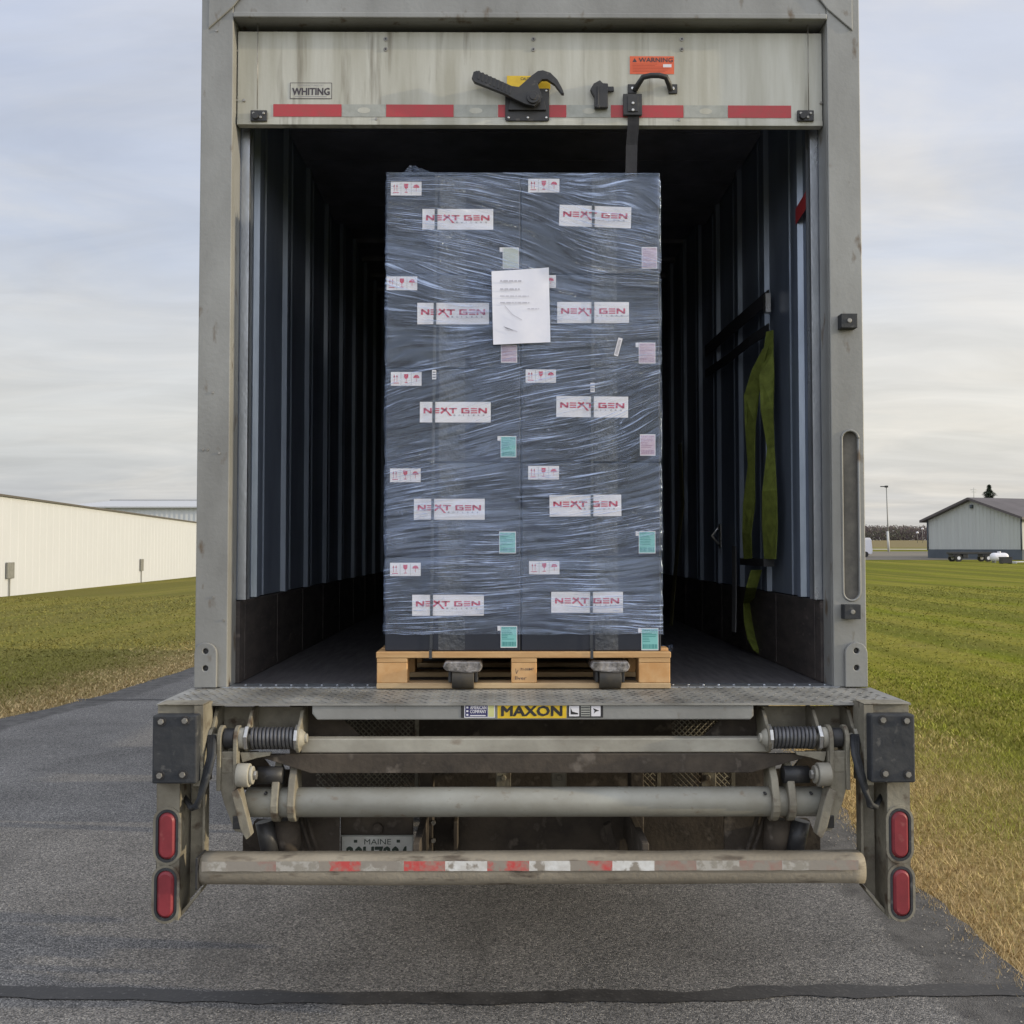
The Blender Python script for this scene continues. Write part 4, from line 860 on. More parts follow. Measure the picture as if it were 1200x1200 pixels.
# ------------------------------------------------------------------ PALLET
PY = 3.95; px0, px1 = W(441, 808, PY).x, W(786, 808, PY).x; PW = px1-px0; PD = .80
PZ0 = FZ+.0035; PZ1 = W(600, 764, PY).z
pal = thing('pallet', ((px0+px1)/2, PY+PD/2, PZ0), 'pale pine euro pallet at the sill with pencilled marks on its middle block', 'pallet')
for k in range(3):                                                    # bottom boards
    y = PY+k*(PD-.10)/2+.0; m = MB(); m.box(px0, px1, y, y+.10, PZ0, PZ0+.021); m.build('bottom_board', 'woodgrey', pal, .003)
bx = [(px0+.001, px0+.118), ((px0+px1)/2-.0475+.0, (px0+px1)/2+.0505), (px1-.122, px1-.001)]
zb0, zb1 = PZ0+.0215, PZ0+.0215+.077
for k in range(3):
    y = PY+.003+k*(PD-.106)/2
    for j, (a, b) in enumerate(bx):
        m = MB(); m.box(a, b, y, y+.10, zb0, zb1); bl = m.build('block', 'woodend', pal, .003)
        if k == 0 and j == 1:
            m = MB(); w = b-a; yy = y-.0012
            text(m, '71-31847', a+w*.36, b-w*.12, zb0+.048, zb0+.057, yy, 0, .01); text(m, 'Ilver', a+w*.15, a+w*.6, zb0+.012, zb0+.026, yy, 0)
            stroke(m, (a+w*.17, zb0+.055), (a+w*.2, zb0+.035), .0018, yy, 0); stroke(m, (a+w*.2, zb0+.035), (a+w*.27, zb0+.05), .0018, yy, 0)
            m.build('pencil_mark', 'darkink', bl, fix=False)
for j, (a, b) in enumerate(bx):
    m = MB(); m.box(a, b, PY+.002, PY+PD-.002, zb1+.0005, zb1+.018); m.build('stringer', 'wood', pal, .002)
zt0 = zb1+.0185; n = 5; bw = .135
for k in range(n):
    y = PY+k*(PD-bw)/(n-1); m = MB(); m.box(px0-.002, px1+.002, y, y+bw, zt0, PZ1); m.build('deck_board', 'wood', pal, .003)
# corner chip board standing proud at the right, as in the photo
m = MB(); m.box(px1-.045, px1-.004, PY+.03, PY+.10, PZ1+.0005, PZ1+.012); m.build('wood_scrap', 'woodend', pal, .002)

# ------------------------------------------------------------------ PALLET JACK (forks under the load)
jk = thing('pallet_jack', ((px0+px1)/2, PY+1.35, FZ), 'pallet jack whose two wrapped fork tips poke out under the load', 'pallet jack')
M['jackfilm'] = surf('crumpled film on fork', (.30, .28, .27), (.06, .055, .05), rough=.22, metal=.1, scale=30, bump=.9, bscale=30, spec=.8)
M['roller_'] = surf('dirty roller', (.035, .032, .028), (.06, .05, .035), rough=.6, scale=20)
for pc in (543, 714):
    xc = xx(pc, PY)
    m = MB()
    z1 = zb1+.010
    m.prism([(xc-.068, z1-.002), (xc+.068, z1-.002), (xc+.076, z1-.022), (xc+.066, z1-.040), (xc+.03, z1-.046), (xc-.02, z1-.042), (xc-.062, z1-.038), (xc-.078, z1-.024)], PY-.03, PY+.10)
    m.box(xc-.065, xc+.065, PY+.10, PY+1.2, z1-.045, z1-.003)
    m.build('fork', 'jackfilm', jk, .006)
    m = MB(); zr = FZ+.004+.0385
    m.cyl((xc-.042, PY+.005, zr), (xc+.042, PY+.005, zr), .0385, 0, 24)
    m.box(xc-.056, xc-.044, PY-.01, PY+.10, zr-.014, zr+.028, 1); m.box(xc+.044, xc+.056, PY-.01, PY+.10, zr-.014, zr+.028, 1); m.cyl((xc-.058, PY+.005, zr), (xc+.058, PY+.005, zr), .008, 1, 10)
    m.build('fork_roller', ['roller_', 'black'], jk, .003)
xc = (px0+px1)/2
m = MB(); m.box(xx(543, PY)-.06, xx(714, PY)+.06, PY+1.2, PY+1.34, FZ+.09, FZ+.34); m.cyl((xc, PY+1.4, FZ+.12), (xc, PY+1.4, FZ+.50), .05, 0, 20); m.box(xc-.10, xc+.10, PY+1.345, PY+1.5, FZ+.12, FZ+.18)
m.build('jack_body', surf('red jack paint', (.35, .04, .03), (.28, .035, .03), rough=.5, scale=8), jk, .01)
m = MB(); m.tube([(xc, PY+1.44, FZ+.45), (xc, PY+1.5, FZ+1.05), (xc-.09, PY+1.52, FZ+1.15), (xc-.09, PY+1.53, FZ+1.26), (xc+.09, PY+1.53, FZ+1.26), (xc+.09, PY+1.52, FZ+1.15), (xc, PY+1.5, FZ+1.06)], .014); m.build('handle', 'black', jk)
for s in (-.07, .07):
    m = MB(); m.cyl((xc+s-.025, PY+1.42, FZ+.094), (xc+s+.025, PY+1.42, FZ+.094), .09, 0, 24); m.build('steer_wheel', 'rubber', jk, .004)

# ------------------------------------------------------------------ CARTONS
LY = 3.975; CD = .755
rows = [765, 653, 542, 432, 321.5, 207]
cx0, cxm, cx1 = xx(451.5, LY), xx(610.5, LY), xx(774.5, LY)
Zr = [W(600, p, LY).z for p in rows]; Zr[0] = PZ1+.0005
rown = ['bottom', 'second', 'middle', 'fourth', 'top']
logo = {('l', 4): (495, 578, 245, 269, 0), ('l', 3): (489, 573, 355, 380, 0), ('l', 2): (492, 575, 471, 495, 0), ('l', 1): (485, 568, 584.5, 609, 0), ('l', 0): (483, 567, 697, 721.5, 0),
        ('r', 4): (655.5, 739.5, 241.5, 266, .035), ('r', 3): (653, 737, 354, 378.5, 0), ('r', 2): (652, 736, 464.5, 489, .01), ('r', 1): (644, 728, 580, 605, -.008), ('r', 0): (646, 730, 693.5, 718, 0)}
hand = {('l', 4): (458, 494, 213, 229), ('l', 3): (453, 489, 324, 340), ('l', 2): (458, 494, 436, 452), ('l', 1): (457, 493, 549, 565), ('l', 0): (457, 493, 659.5, 675),
        ('r', 4): (619, 655.5, 209.5, 225.5), ('r', 3): (616, 651.5, 322.5, 337.5), ('r', 2): (616, 651.5, 433, 448.5), ('r', 1): (619, 655, 546, 562), ('r', 0): (620, 655.5, 657.5, 673)}
ship = {('l', 4): (585.5, 608, 290, 315, 'pale'), ('l', 3): (587, 606, 404, 425, 'pink'), ('l', 2): (583, 605, 511, 536, 'teal'), ('l', 1): (585, 604.5, 623, 648.5, 'teal'), ('l', 0): (583, 606, 733.5, 759, 'teal'),
        ('r', 4): (752, 770, 289.5, 315, 'pink'), ('r', 3): (745, 768, 401.5, 426, 'pink'), ('r', 2): (750, 768, 509, 534, 'pink'), ('r', 1): (745, 768, 622.5, 648.5, 'teal'), ('r', 0): (748, 771.5, 736, 762, 'teal')}
def logo_art(mb, x0, x1, z0, z1, y):
    """red wide lettering with the long tailed X, small grey line below"""
    w, h = x1-x0, z1-z0
    U = lambda u: x0+w*u; V = lambda v: z0+h*v
    b, t = .44, .70; tk = h*.062; rows_ = 1
    def S(p, q, k=1.): stroke(mb, (U(p[0]), V(p[1])), (U(q[0]), V(q[1])), tk*k, y, rows_)
    def Nn(a, c): S((a, b), (a, t), 1.5); S((a, t-.02), (c, b+.02), 1.5); S((c, b), (c, t), 1.5)
    def E(a, c):
        for v in (b+.03, (b+t)/2, t-.03): S((a, v), (c, v), .9)
    Nn(.065, .155); E(.185, .275)
    S((.385, t), (.295, b), 1.5); S((.30, t), (.375, (b+t)/2), 1.5); mb.poly([(U(.355), V(.60)), (U(.378), V(.60)), (U(.455), V(.32)), (U(.42), V(.32))], y-.0001, 1)
    S((.41, t-.03), (.525, t-.03), 1); S((.467, t), (.467, b), 1.6)
    S((.60, t-.03), (.69, t-.03), 1); S((.60, b+.03), (.69, b+.03), 1); S((.60, b), (.60, t), 1.6); S((.69, b), (.69, (b+t)/2+.02), 1.4); S((.64, (b+t)/2), (.69, (b+t)/2), .9)
    E(.72, .81); Nn(.84, .935)
    for i, ch in enumerate('BOILERS'): text(mb, ch, U(.478+.068*i), U(.478+.068*i+(.008 if ch == 'I' else .026)), V(.31), V(.385), y, 2, .02)
def hand_art(mb, x0, x1, z0, z1, y):
    w, h = x1-x0, z1-z0; U = lambda u: x0+w*u; V = lambda v: z0+h*v
    for u in (.33, .665): mb.rect(U(u)-.0006, U(u)+.0006, V(.06), V(.94), y, 2)
    for u in (.11, .20):
        stroke(mb, (U(u), V(.28)), (U(u), V(.72)), w*.014, y, 1); mb.poly([(U(u-.03), V(.62)), (U(u+.03), V(.62)), (U(u), V(.82))], y, 1)
    mb.rect(U(.07), U(.26), V(.17), V(.22), y, 1)
    mb.poly([(U(.43), V(.85)), (U(.57), V(.85)), (U(.565), V(.6)), (U(.52), V(.48)), (U(.48), V(.48)), (U(.435), V(.6))], y, 1); mb.rect(U(.493), U(.507), V(.25), V(.48), y, 1); mb.rect(U(.45), U(.55), V(.2), V(.25), y, 1)
    mb.poly([(U(.73), V(.56))]+[(U(.83)+w*.10*math.cos(t), V(.56)+h*.24*math.sin(t)) for t in np.linspace(math.pi, 0, 9)], y, 1); mb.rect(U(.823), U(.837), V(.28), V(.56), y, 1)
jr = random.Random(3)
colourword = {'pale': 'pale', 'pink': 'pink', 'teal': 'teal'}
extra = {('l', 4): 'with a pale shipping tag', ('r', 4): 'with a pink tag at its edge', ('l', 3): 'half behind the white sheet', ('r', 3): 'under the tilted barcode sticker',
         ('l', 2): 'with a teal tag', ('r', 2): 'with a pink tag', ('l', 1): 'with a teal tag', ('r', 1): 'with a teal tag', ('l', 0): 'standing on the pallet', ('r', 0): 'standing on the pallet'}
ordw = ['bottom', 'second from bottom', 'middle', 'second from top', 'top']
for i in range(5):
    for side in 'lr':
        a, b = (cx0, cxm) if side == 'l' else (cxm, cx1)
        a += jr.uniform(-.002, .002)+.0015; b -= .0015; y0 = LY+jr.uniform(0, .0015)
        z0, z1 = Zr[i]+(0 if i == 0 else .001), Zr[i+1]
        lab = f"black film-wrapped carton {extra[(side, i)]}, {ordw[i]} of the {'left' if side == 'l' else 'right'} column"
        t = thing('carton', ((a+b)/2, y0+CD/2, z0), lab, 'carton', 'cartons stacked on the pallet')
        m = MB(); m.box(a, b, y0, y0+CD, z0, z1); m.build('box_body', 'carton', t, .005)
        m = MB(); ta, tb = ((514, 545) if side == 'l' else (697, 724)); ty_ = y0-.0006; m.rect(xx(ta, ty_), xx(tb, ty_), z0+.004, z1-.004, ty_, 0); m.build('packing_tape', 'ptape', t, fix=False)
        y = y0-.0012
        p0, p1, q0, q1, tilt = logo[(side, i)]; A = W(p0, q1, y); B = W(p1, q0, y)
        m = MB(); m.rect(A.x, B.x, A.z, B.z, y, 0); logo_art(m, A.x, B.x, A.z, B.z, y-.0006)
        if tilt:
            cxx, czz = (A.x+B.x)/2, (A.z+B.z)/2; m.v = [(cxx+(v[0]-cxx)*math.cos(tilt)+(v[2]-czz)*math.sin(tilt), v[1], czz-(v[0]-cxx)*math.sin(tilt)+(v[2]-czz)*math.cos(tilt)) for v in m.v]
        m.build('logo_label', ['paper', 'redink', 'greyink'], t, fix=False)
        p0, p1, q0, q1 = hand[(side, i)]; A = W(p0, q1, y); B = W(p1, q0, y)
        m = MB(); m.rect(A.x, B.x, A.z, B.z, y, 0); hand_art(m, A.x, B.x, A.z, B.z, y-.0006); m.build('handling_label', ['paper', 'redink', 'greyink'], t, fix=False)
        p0, p1, q0, q1, c = ship[(side, i)]; A = W(p0, q1, y); B = W(p1, q0, y); mats = {'teal': ['teal', 'tealink', 'paper'], 'pink': ['pink', 'pinkink', 'paper'], 'pale': ['palelabel', 'palelabel', 'paper']}[c]
        m = MB(); wide = p1-p0 > 21; xa = A.x+(.012 if wide else 0); w = B.x-xa; h = B.z-A.z
        m.rect(xa, B.x, A.z, B.z, y, 2); m.rect(xa+.002, B.x-.002, A.z+.003, B.z-.003, y-.0003, 0)
        if wide: m.rect(A.x, xa-.0005, B.z-.018, B.z, y, 2)
        if c != 'pale':
            text(m, 'NEXT GEN', xa+w*.1, B.x-w*.08, B.z-h*.14, B.z-h*.06, y-.0007, 1)
            for k in range(6): m.rect(xa+w*.08, xa+w*jr.uniform(.4, .9), B.z-h*(.24+.075*k), B.z-h*(.215+.075*k), y-.0007, 1)
            u = .1
            while u < .88: s_ = jr.uniform(.012, .05); m.rect(xa+w*u, xa+w*(u+s_), A.z+h*.08, A.z+h*.27, y-.0007, 1); u += s_+jr.uniform(.02, .05)
        m.build('shipping_label', mats, t, fix=False)

# strapping bands, one loop each: over cartons, down the back and under the deck boards
for pt, pb, pyb, lab in ((510.5, 505.5, 439, 'dark strapping band round the left carton column, over its name labels'), (696.5, 692.5, 454, 'dark strapping band round the right carton column, over its name labels')):
    zt = Zr[5]+.002; yf = LY-.0045; yb = LY+CD+.003; zbm = zt0-.0023; xt = xx(pt, yf); xb_ = xx(pb, yf); w = .0055
    m = MB(); m.ribbon([(xb_, yf-.0, PZ1+.01), (xb_+(xt-xb_)*.5, yf, (PZ1+zt)/2), (xt, yf, zt-.003), (xt, yf+.004, zt+.0015), (xt, yb-.004, zt+.0015), (xt, yb, zt-.003), (xb_, yb+.0, PZ1+.01)], (w, 0, 0), .0008)
    m.box(xb_-w, xb_+w, PY-.0042, PY-.0025, zbm, PZ1+.012); m.box(xb_-w, xb_+w, PY-.0042, LY-.004, PZ1+.0105, PZ1+.012)
    t = m.build('strapping_band', 'band'); tag(t, lab, 'strap', 'strapping bands round the cartons')
    m = MB(); q = W(pt-2.5, pyb, yf); xq = xb_+(xt-xb_)*((q.z-PZ1)/(zt-PZ1))
    for k in range(4): m.box(xq-.008, xq+.008, yf-.0055, yf-.0012, q.z-.019+k*.010, q.z-.013+k*.010)
    m.box(xq-.008, xq-.0062, yf-.0050, yf-.0013, q.z-.019, q.z+.017); m.box(xq+.0062, xq+.008, yf-.0050, yf-.0013, q.z-.019, q.z+.017)
    m.build('buckle', 'paper', t)
# stretch film: a wrinkled shell round the stack
def film():
    yf = LY-.013; xa, xb = cx0-.008, cx1+.008; yb = LY+CD+.013; z0, z1 = W(600, 743, LY).z, Zr[5]+.012
    rc = .015; path = []
    def corner(cx, cy, t0):
        for i in range(5): t = t0+i/4*math.pi/2; path.append((cx+rc*math.cos(t), cy+rc*math.sin(t), math.cos(t), math.sin(t)))
    # counter-clockwise starting at front left
    corner(xa+rc, yf+rc, math.pi)
    nf = 230
    for i in range(1, nf): path.append((xa+rc+(xb-xa-2*rc)*i/nf, yf, 0, -1))
    corner(xb-rc, yf+rc, 1.5*math.pi)
    for i in range(1, 50): path.append((xb, yf+rc+(yb-yf-2*rc)*i/50, 1, 0))
    corner(xb-rc, yb-rc, 0)
    for i in range(1, 40): path.append((xb-rc-(xb-xa-2*rc)*i/40, yb, 0, 1))
    corner(xa+rc, yb-rc, math.pi/2)
    for i in range(1, 50): path.append((xa, yb-rc-(yb-yf-2*rc)*i/50, -1, 0))
    path.append(path[0]); n = len(path); nz_ = 330
    slope = lambda z: float(np.interp((z-z0)/(z1-z0), [0, .12, .32, .48, .58, .66, .8, .92, 1], [.02, .08, .14, .32, .22, -.02, -.34, -.26, -.04]))
    verts = []; wr = []; s = 0; ss = []
    for i, p in enumerate(path):
        if i: s += math.hypot(p[0]-path[i-1][0], p[1]-path[i-1][1])
        ss.append(s)
    for j in range(nz_+1):
        z = z0+(z1-z0)*j/nz_; sl = slope(z)
        for i, p in enumerate(path):
            xr = p[0]-xa-.5; v = z-sl*xr*.9+.05*noise.noise(Vector((xr*2.3, z*1.6, 0)))+.008*noise.noise(Vector((xr*5, z*4, 8)))
            if i < nf+8: u = xr
            else: u = ss[i]
            d = .0030*noise.noise(Vector((u*2.2, v*30, 1)))+.0022*noise.noise(Vector((u*4, v*85, 4)))
            # film pinched in at the seams between cartons, standing off slightly in between
            rowf = min(abs(z-q) for q in Zr); pinch = -.004*math.exp(-(rowf/.02)**2)
            if abs(p[3]) < .5: pinch += -.002+.004*noise.noise(Vector((p[1]*2, z*7, 3)))
            ed = .3 if j == 0 else 1
            lz = (.006*noise.noise(Vector((u*5, 0, 7))) + .004*noise.noise(Vector((u*16, 0, 2)))) if j in (0,) else 0
            verts.append((p[0]+p[2]*(d*ed+pinch), p[1]+p[3]*max(d*ed+pinch, -.0065), z+lz)); wr.append((u, v))
    faces = [(j*n+i, j*n+i+1, (j+1)*n+i+1, (j+1)*n+i) for j in range(nz_) for i in range(n-1)]
    # film gathered over the top edge
    base = len(verts); nt_ = 8
    for k in range(1, nt_+1):
        f = k/nt_*.5
        for i, p in enumerate(path):
            cx, cy = (xa+xb)/2, (yf+yb)/2; q = verts[nz_*n+i]
            x = q[0]+(cx-q[0])*f*.3; y = q[1]+(cy-q[1])*f*.35; zq = z1+.004*math.sin(k*1.3)+.008*noise.noise(Vector((x*12, y*12, k*.4)))
            if k == 1: zq = z1+.003
            verts.append((x, y, zq)); wr.append((ss[i], z1+k*.02))
    for k in range(nt_):
        b0 = nz_*n if k == 0 else base+(k-1)*n; b1 = base+k*n
        faces += [(b0+i, b0+i+1, b1+i+1, b1+i) for i in range(n-1)]
    # crumpled flap standing up at the top left corner and the loose tail at the lower right
    def flap(pts, rowsz):
        nonlocal verts, wr, faces
        b = len(verts); m_ = len(pts)
        for r_, (dz, dy) in enumerate(rowsz):
            for i, (x, y, z, h) in enumerate(pts): verts.append((x+.006*noise.noise(Vector((i, r_, 4))), y+dy+.02*noise.noise(Vector((i*.9, r_*.8, 1))), z+dz*h+.004*noise.noise(Vector((i*1.3, r_, 9))))); wr.append((x*2, z+dz*4+i*.01))
        faces += [(b+r_*m_+i, b+r_*m_+i+1, b+(r_+1)*m_+i+1, b+(r_+1)*m_+i) for r_ in range(len(rowsz)-1) for i in range(m_-1)]
    xs_ = np.linspace(xx(468, LY), xx(520, LY), 16)
    flap([(x, LY+.02, z1, max(.08, 1-abs(k-3)/3.2) if k < 4 else max(.05, 1-(k-3)/11)) for k, x in enumerate(xs_)], [(0, 0), (.012, .01), (.022, -.005), (.034, .015), (.043, .0)])
    q0 = W(776, 762, LY+.1); flap([(q0.x+t*.045, LY+.1+.02*math.sin(t*9), q0.z-t*.006, 1+.5*t) for t in np.linspace(0, 1, 12)], [(0, 0), (.006, .01), (.011, -.01), (.018, .012)])
    me = bpy.data.meshes.new('stretch_film'); org = Vector(((xa+xb)/2, (yf+yb)/2, z0))
    me.from_pydata([(v[0]-org.x, v[1]-org.y, v[2]-org.z) for v in verts], [], faces)
    ul = me.uv_layers.new(name='wrinkle'); vi = np.empty(len(me.loops), np.int32); me.loops.foreach_get('vertex_index', vi)
    ul.data.foreach_set('uv', np.array(wr, np.float32)[vi].reshape(-1)); me.polygons.foreach_set('use_smooth', [True]*len(me.polygons)); me.materials.append(M['film'])
    o = bpy.data.objects.new('stretch_film', me); COL.objects.link(o); o.location = org
    tag(o, 'clear wrinkled stretch film wound tightly round the stack of black cartons', 'film')
film()
# loose items stuck on the outside of the film
def sheet():
    y = LY-.022; c = [W(578, 404, y), W(645, 401, y), W(643, 314, y), W(576, 318, y)]
    m = MB(); n = 14; vs = []
    org = (c[0]+c[1]+c[2]+c[3])/4
    for j in range(n+1):
        for i in range(n+1):
            u, v = i/n, j/n; p = (c[0]*(1-u)+c[1]*u)*(1-v)+(c[3]*(1-u)+c[2]*u)*v
            vs.append((p.x, y-.002+.0035*noise.noise(Vector((u*2, v*2.4, 5)))+(-.006*max(0, u-.85)/.15 if v > .9 else 0), p.z))
    m.add(vs, [(j*(n+1)+i, j*(n+1)+i+1, (j+1)*(n+1)+i+1, (j+1)*(n+1)+i) for j in range(n) for i in range(n)], 0, True)
    o = m.build('packing_slip', 'paper2', fix=False, origin=org); tag(o, 'crumpled white paper sheet with faded print taped over the middle of the load', 'paper')
    m = MB(); yy = y-.0068; w = c[1].x-c[0].x; h = c[2].z-c[1].z; x0, z0 = c[0].x, c[0].z; r = random.Random(1)
    def words(u0, u1, v, t=.012):
        u = u0
        while u < u1: 
            l = r.uniform(.03, .09); m.rect(x0+w*u, x0+w*min(u+l, u1), z0+h*v, z0+h*(v+t), yy, 0); u += l+.018
    words(.12, .5, .845, .02); words(.12, .48, .735, .02); words(.12, .62, .645); words(.12, .63, .555, .016); words(.6, .8, .475)
    for a, b, c_, d in ((.2, .52, .34, .40), (.34, .40, .5, .33), (.18, .245, .28, .19), (.22, .225, .42, .175), (.2, .232, .34, .19)): stroke(m, (x0+w*a, z0+h*b), (x0+w*c_, z0+h*d), .0022, yy, 0)
    m.build('print', 'faintink', o, fix=False)
sheet()
m = MB(); yy = LY-.021; q = W(724.5, 406.5, yy); m.rect(-.0085, .0085, -.036, .036, 0, 0)
for k in range(12): m.rect(-.005, .005, -.03+k*.005, -.0275+k*.005, -.0004, 1)
t = .26; m.v = [(q.x+v[0]*math.cos(t)+v[2]*math.sin(t), yy+v[1], q.z-v[0]*math.sin(t)+v[2]*math.cos(t)) for v in m.v]
m.build('barcode_sticker', ['paper', 'greyink'], fix=False, origin=q); tag(bpy.data.objects['barcode_sticker'], 'small tilted white barcode sticker on the film right of the white sheet', 'sticker')

# ------------------------------------------------------------------ straps inside on the right wall
xw = TX+IN-.032
def onw(px, off=0.):                     # wall point hit by that pixel column
    Y = None
    for _ in range(12):
        Y = 5.0 if Y is None else Y
        Y = Y*(xw-off)/xx(px, Y)
    return Y
def FP(px, py):                          # point on the cargo floor
    d = W(px, py, 5.0)-CAM; return CAM+d*((FZ+.006-CAM.z)/d.z)
def wp(px, py, off=0.): Y = onw(px, off); p = W(px, py, Y); return Vector((xw-off, Y, p.z))
m = MB(); m.ribbon([wp(903, 348), wp(880, 367, .02), wp(855, 388, .02), wp(828, 412)], (0, 0, .035), .003); a = wp(903, 352); m.box(xw-.02, xw+.004, a.y-.02, a.y+.02, a.z-.06, a.z+.03, 1)
m.build('cargo_strap', ['strapk', 'chrome'], origin=wp(865, 380)); tag(bpy.data.objects['cargo_strap'], 'black cargo strap stretched along the right inner wall, the upper one', 'strap', 'cargo straps in the trailer')
m = MB(); m.ribbon([wp(903, 385, .01), wp(880, 400, .03), wp(855, 420, .02), wp(828, 438)], (0, 0, .025), .003)
o = m.build('cargo_strap', 'strapk', origin=wp(865, 410)); tag(o, 'black cargo strap sagging along the right inner wall, the lower thinner one', 'strap', 'cargo straps in the trailer')
m = MB(); wd = (0, .06, 0)
m.ribbon([wp(904, 388, .02), wp(902, 415, .03), wp(900, 440, .04), wp(900, 480, .05), wp(904, 525, .03), wp(902, 575, .05), wp(902, 615, .04), wp(902, 655, .03)], [(-.01, .02, 0), (-.015, .03, 0), (-.03, .02, 0), (-.02, .03, 0), (-.01, .02, 0), (-.02, .045, 0), (-.02, .055, 0), (-.01, .06, 0)], .003)
m.ribbon([wp(899, 408, .05), wp(889, 432, .07), wp(882, 462, .08), wp(880, 500, .08), wp(881, 545, .07), wp(878, 590, .07), wp(875, 625, .07), wp(876, 655, .05)], [(-.01, .012, 0), (-.02, .02, 0), (-.03, .025, 0), (-.015, .035, 0), (-.01, .022, 0), (-.02, .035, 0), (-.01, .045, 0), (-.01, .04, 0)], .003)
m.box(xw-.05, xw, onw(903)-.06, onw(878), wp(903, 660).z-.015, wp(903, 655).z, 1)
m.ribbon([wp(886, 668, .04), wp(880, 688, .06), W(877, 706, 5.32), W(878, 728, 5.27), W(882, 748, 5.2), W(889, 761, 5.15), FP(897, 767), FP(905, 769)], (.03, .02, 0), .003)
o = m.build('cargo_strap', ['strapy', 'black'], origin=wp(890, 560)); tag(o, 'yellow green cargo strap hanging in folds from the right inner wall to the floor', 'strap', 'cargo straps in the trailer')
m = MB(); m.ribbon([wp(797, 520, .02), wp(800, 590, .04), wp(795, 630, .05), wp(790, 680, .03), wp(785, 740, .1)], (0, .06, 0), .003)
o = m.build('cargo_strap', surf('olive strap', (.14, .13, .05), (.10, .09, .04), rough=.8), origin=wp(795, 600)); tag(o, 'dim olive cargo strap hanging deep inside, just right of the cartons', 'strap', 'cargo straps in the trailer')
m = MB(); m.ribbon([wp(860, 640, .03), wp(860, 700, .05), wp(859, 740, .08), W(860, 742, 5.8), FP(857, 752)], (0, .04, 0), .003)
o = m.build('cargo_strap', 'strapg', origin=wp(860, 700)); tag(o, 'grey cargo strap trailing down the scuff board behind the yellow green one', 'strap', 'cargo straps in the trailer')

# ------------------------------------------------------------------ BACKGROUND LEFT: long white building and a grey hall
def g0(x, y): return float(gz(x, y))
M['wwall'] = surf('cream metal cladding', (.51, .53, .555), (.49, .51, .535), rough=.6, scale=.4, bump=.02)
M['trim'] = surf('brown trim', (.10, .09, .075), rough=.6)
M['roofg'] = surf('pale metal roof', (.55, .56, .57), (.5, .51, .52), rough=.4, metal=.2, scale=1)
M['box'] = surf('grey utility box', (.22, .22, .20), (.17, .17, .155), rough=.5)
p0 = W(0, 700, 45); p1 = W(229, 676, 84.4); dirv = Vector((p1.x-p0.x, p1.y-p0.y, 0)).normalized(); nrm = Vector((dirv.y, -dirv.x, 0))
A = p0-dirv*16; B = p1+dirv*26; H = W(0, 580, 45).z-p0.z; H2 = W(229, 612, 84.4).z-p1.z
b_ = thing('warehouse', (A.x, A.y, -1.2), 'long low cream metal clad building with plain wall left of the road', 'building')
zt_ = W(0, 580, 45).z
m = MB(); nseg = 70; L_ = (B-A).length; vs = []
prof = []
pitch = .9
t = 0
while t < L_: prof += [(t, 0), (t+pitch-.08, 0), (t+pitch-.06, .012), (t+pitch-.02, .012)]; t += pitch
def ztop(t): return zt_+(W(229, 612, 84.4).z-zt_)*((t-16)/((p1-p0).length))
for t, d in prof: q = A+dirv*t+nrm*d; vs += [(q.x, q.y, -1.6), (q.x, q.y, ztop(t))]
m.add(vs, [(2*i, 2*i+2, 2*i+3, 2*i+1) for i in range(len(prof)-1)])
Bk = A-nrm*30; Ck = B-nrm*30
m.add([(A.x, A.y, -1.6), (A.x, A.y, ztop(0)), (Bk.x, Bk.y, ztop(0)), (Bk.x, Bk.y, -1.6)], [(0, 1, 2, 3)]); m.add([(B.x, B.y, -1.6), (B.x, B.y, ztop(L_)), (Ck.x, Ck.y, ztop(L_)), (Ck.x, Ck.y, -1.6)], [(0, 1, 2, 3)])
m.build('wall', 'wwall', b_, fix=False)
m = MB(); a = A+nrm*.12-dirv*.3; c = B+nrm*.12+dirv*.3
m.add([(a.x, a.y, ztop(0)+.02), (c.x, c.y, ztop(L_)+.02), (Ck.x, Ck.y, ztop(L_)+.7), (Bk.x, Bk.y, ztop(0)+.7)], [(0, 1, 2, 3)]); m.build('roof', 'roofg', b_, fix=False)
m = MB(); e = nrm*.04
m.add([(a.x, a.y, ztop(0)-.06), (c.x, c.y, ztop(L_)-.06), (c.x, c.y, ztop(L_)+.03), (a.x, a.y, ztop(0)+.03), (a.x-e.x, a.y-e.y, ztop(0)-.06), (c.x-e.x, c.y-e.y, ztop(L_)-.06)], [(0, 1, 2, 3), (0, 4, 5, 1)]); m.build('fascia', 'trim', b_, fix=False)
for px, pt_, pb_, w_ in ((11, 659, 678, .42), (165.5, 655, 669, .34)):
    # distance of the wall at that pixel
    Y = 50.
    for _ in range(20): x = xx(px, Y); tt = (x-p0.x)/dirv.x if abs(dirv.x) > 1e-6 else 0; Y = Y+.3*((p0.y+dirv.y*tt)-Y)
    # wall line: solve directly
    k = xx(px, 1.0); tt = (k*p0.y-p0.x)/(dirv.x-k*dirv.y); Y = p0.y+dirv.y*tt
    q = p0+dirv*tt; za, zb_ = W(px, pt_, Y).z, W(px, pb_, Y).z
    m = MB()
    def obx(c0, hw, dep, z0, z1, mt):
        c0 = Vector((c0.x, c0.y, 0)); v = []
        for z in (z0, z1):
            for sa, sb in ((-1, .035), (1, .035), (1, dep), (-1, dep)): pz = c0+dirv*sa*hw+nrm*sb; v.append((pz.x, pz.y, z))
        m.add(v, [(0, 1, 2, 3), (7, 6, 5, 4), (0, 4, 5, 1), (1, 5, 6, 2), (2, 6, 7, 3), (3, 7, 4, 0)], mt)
    obx(q, w_*.9, .13, zb_, za, 0); obx(q, .035, .09, -1.4, zb_, 0)
    m.build('utility_box', 'box', b_, .02)
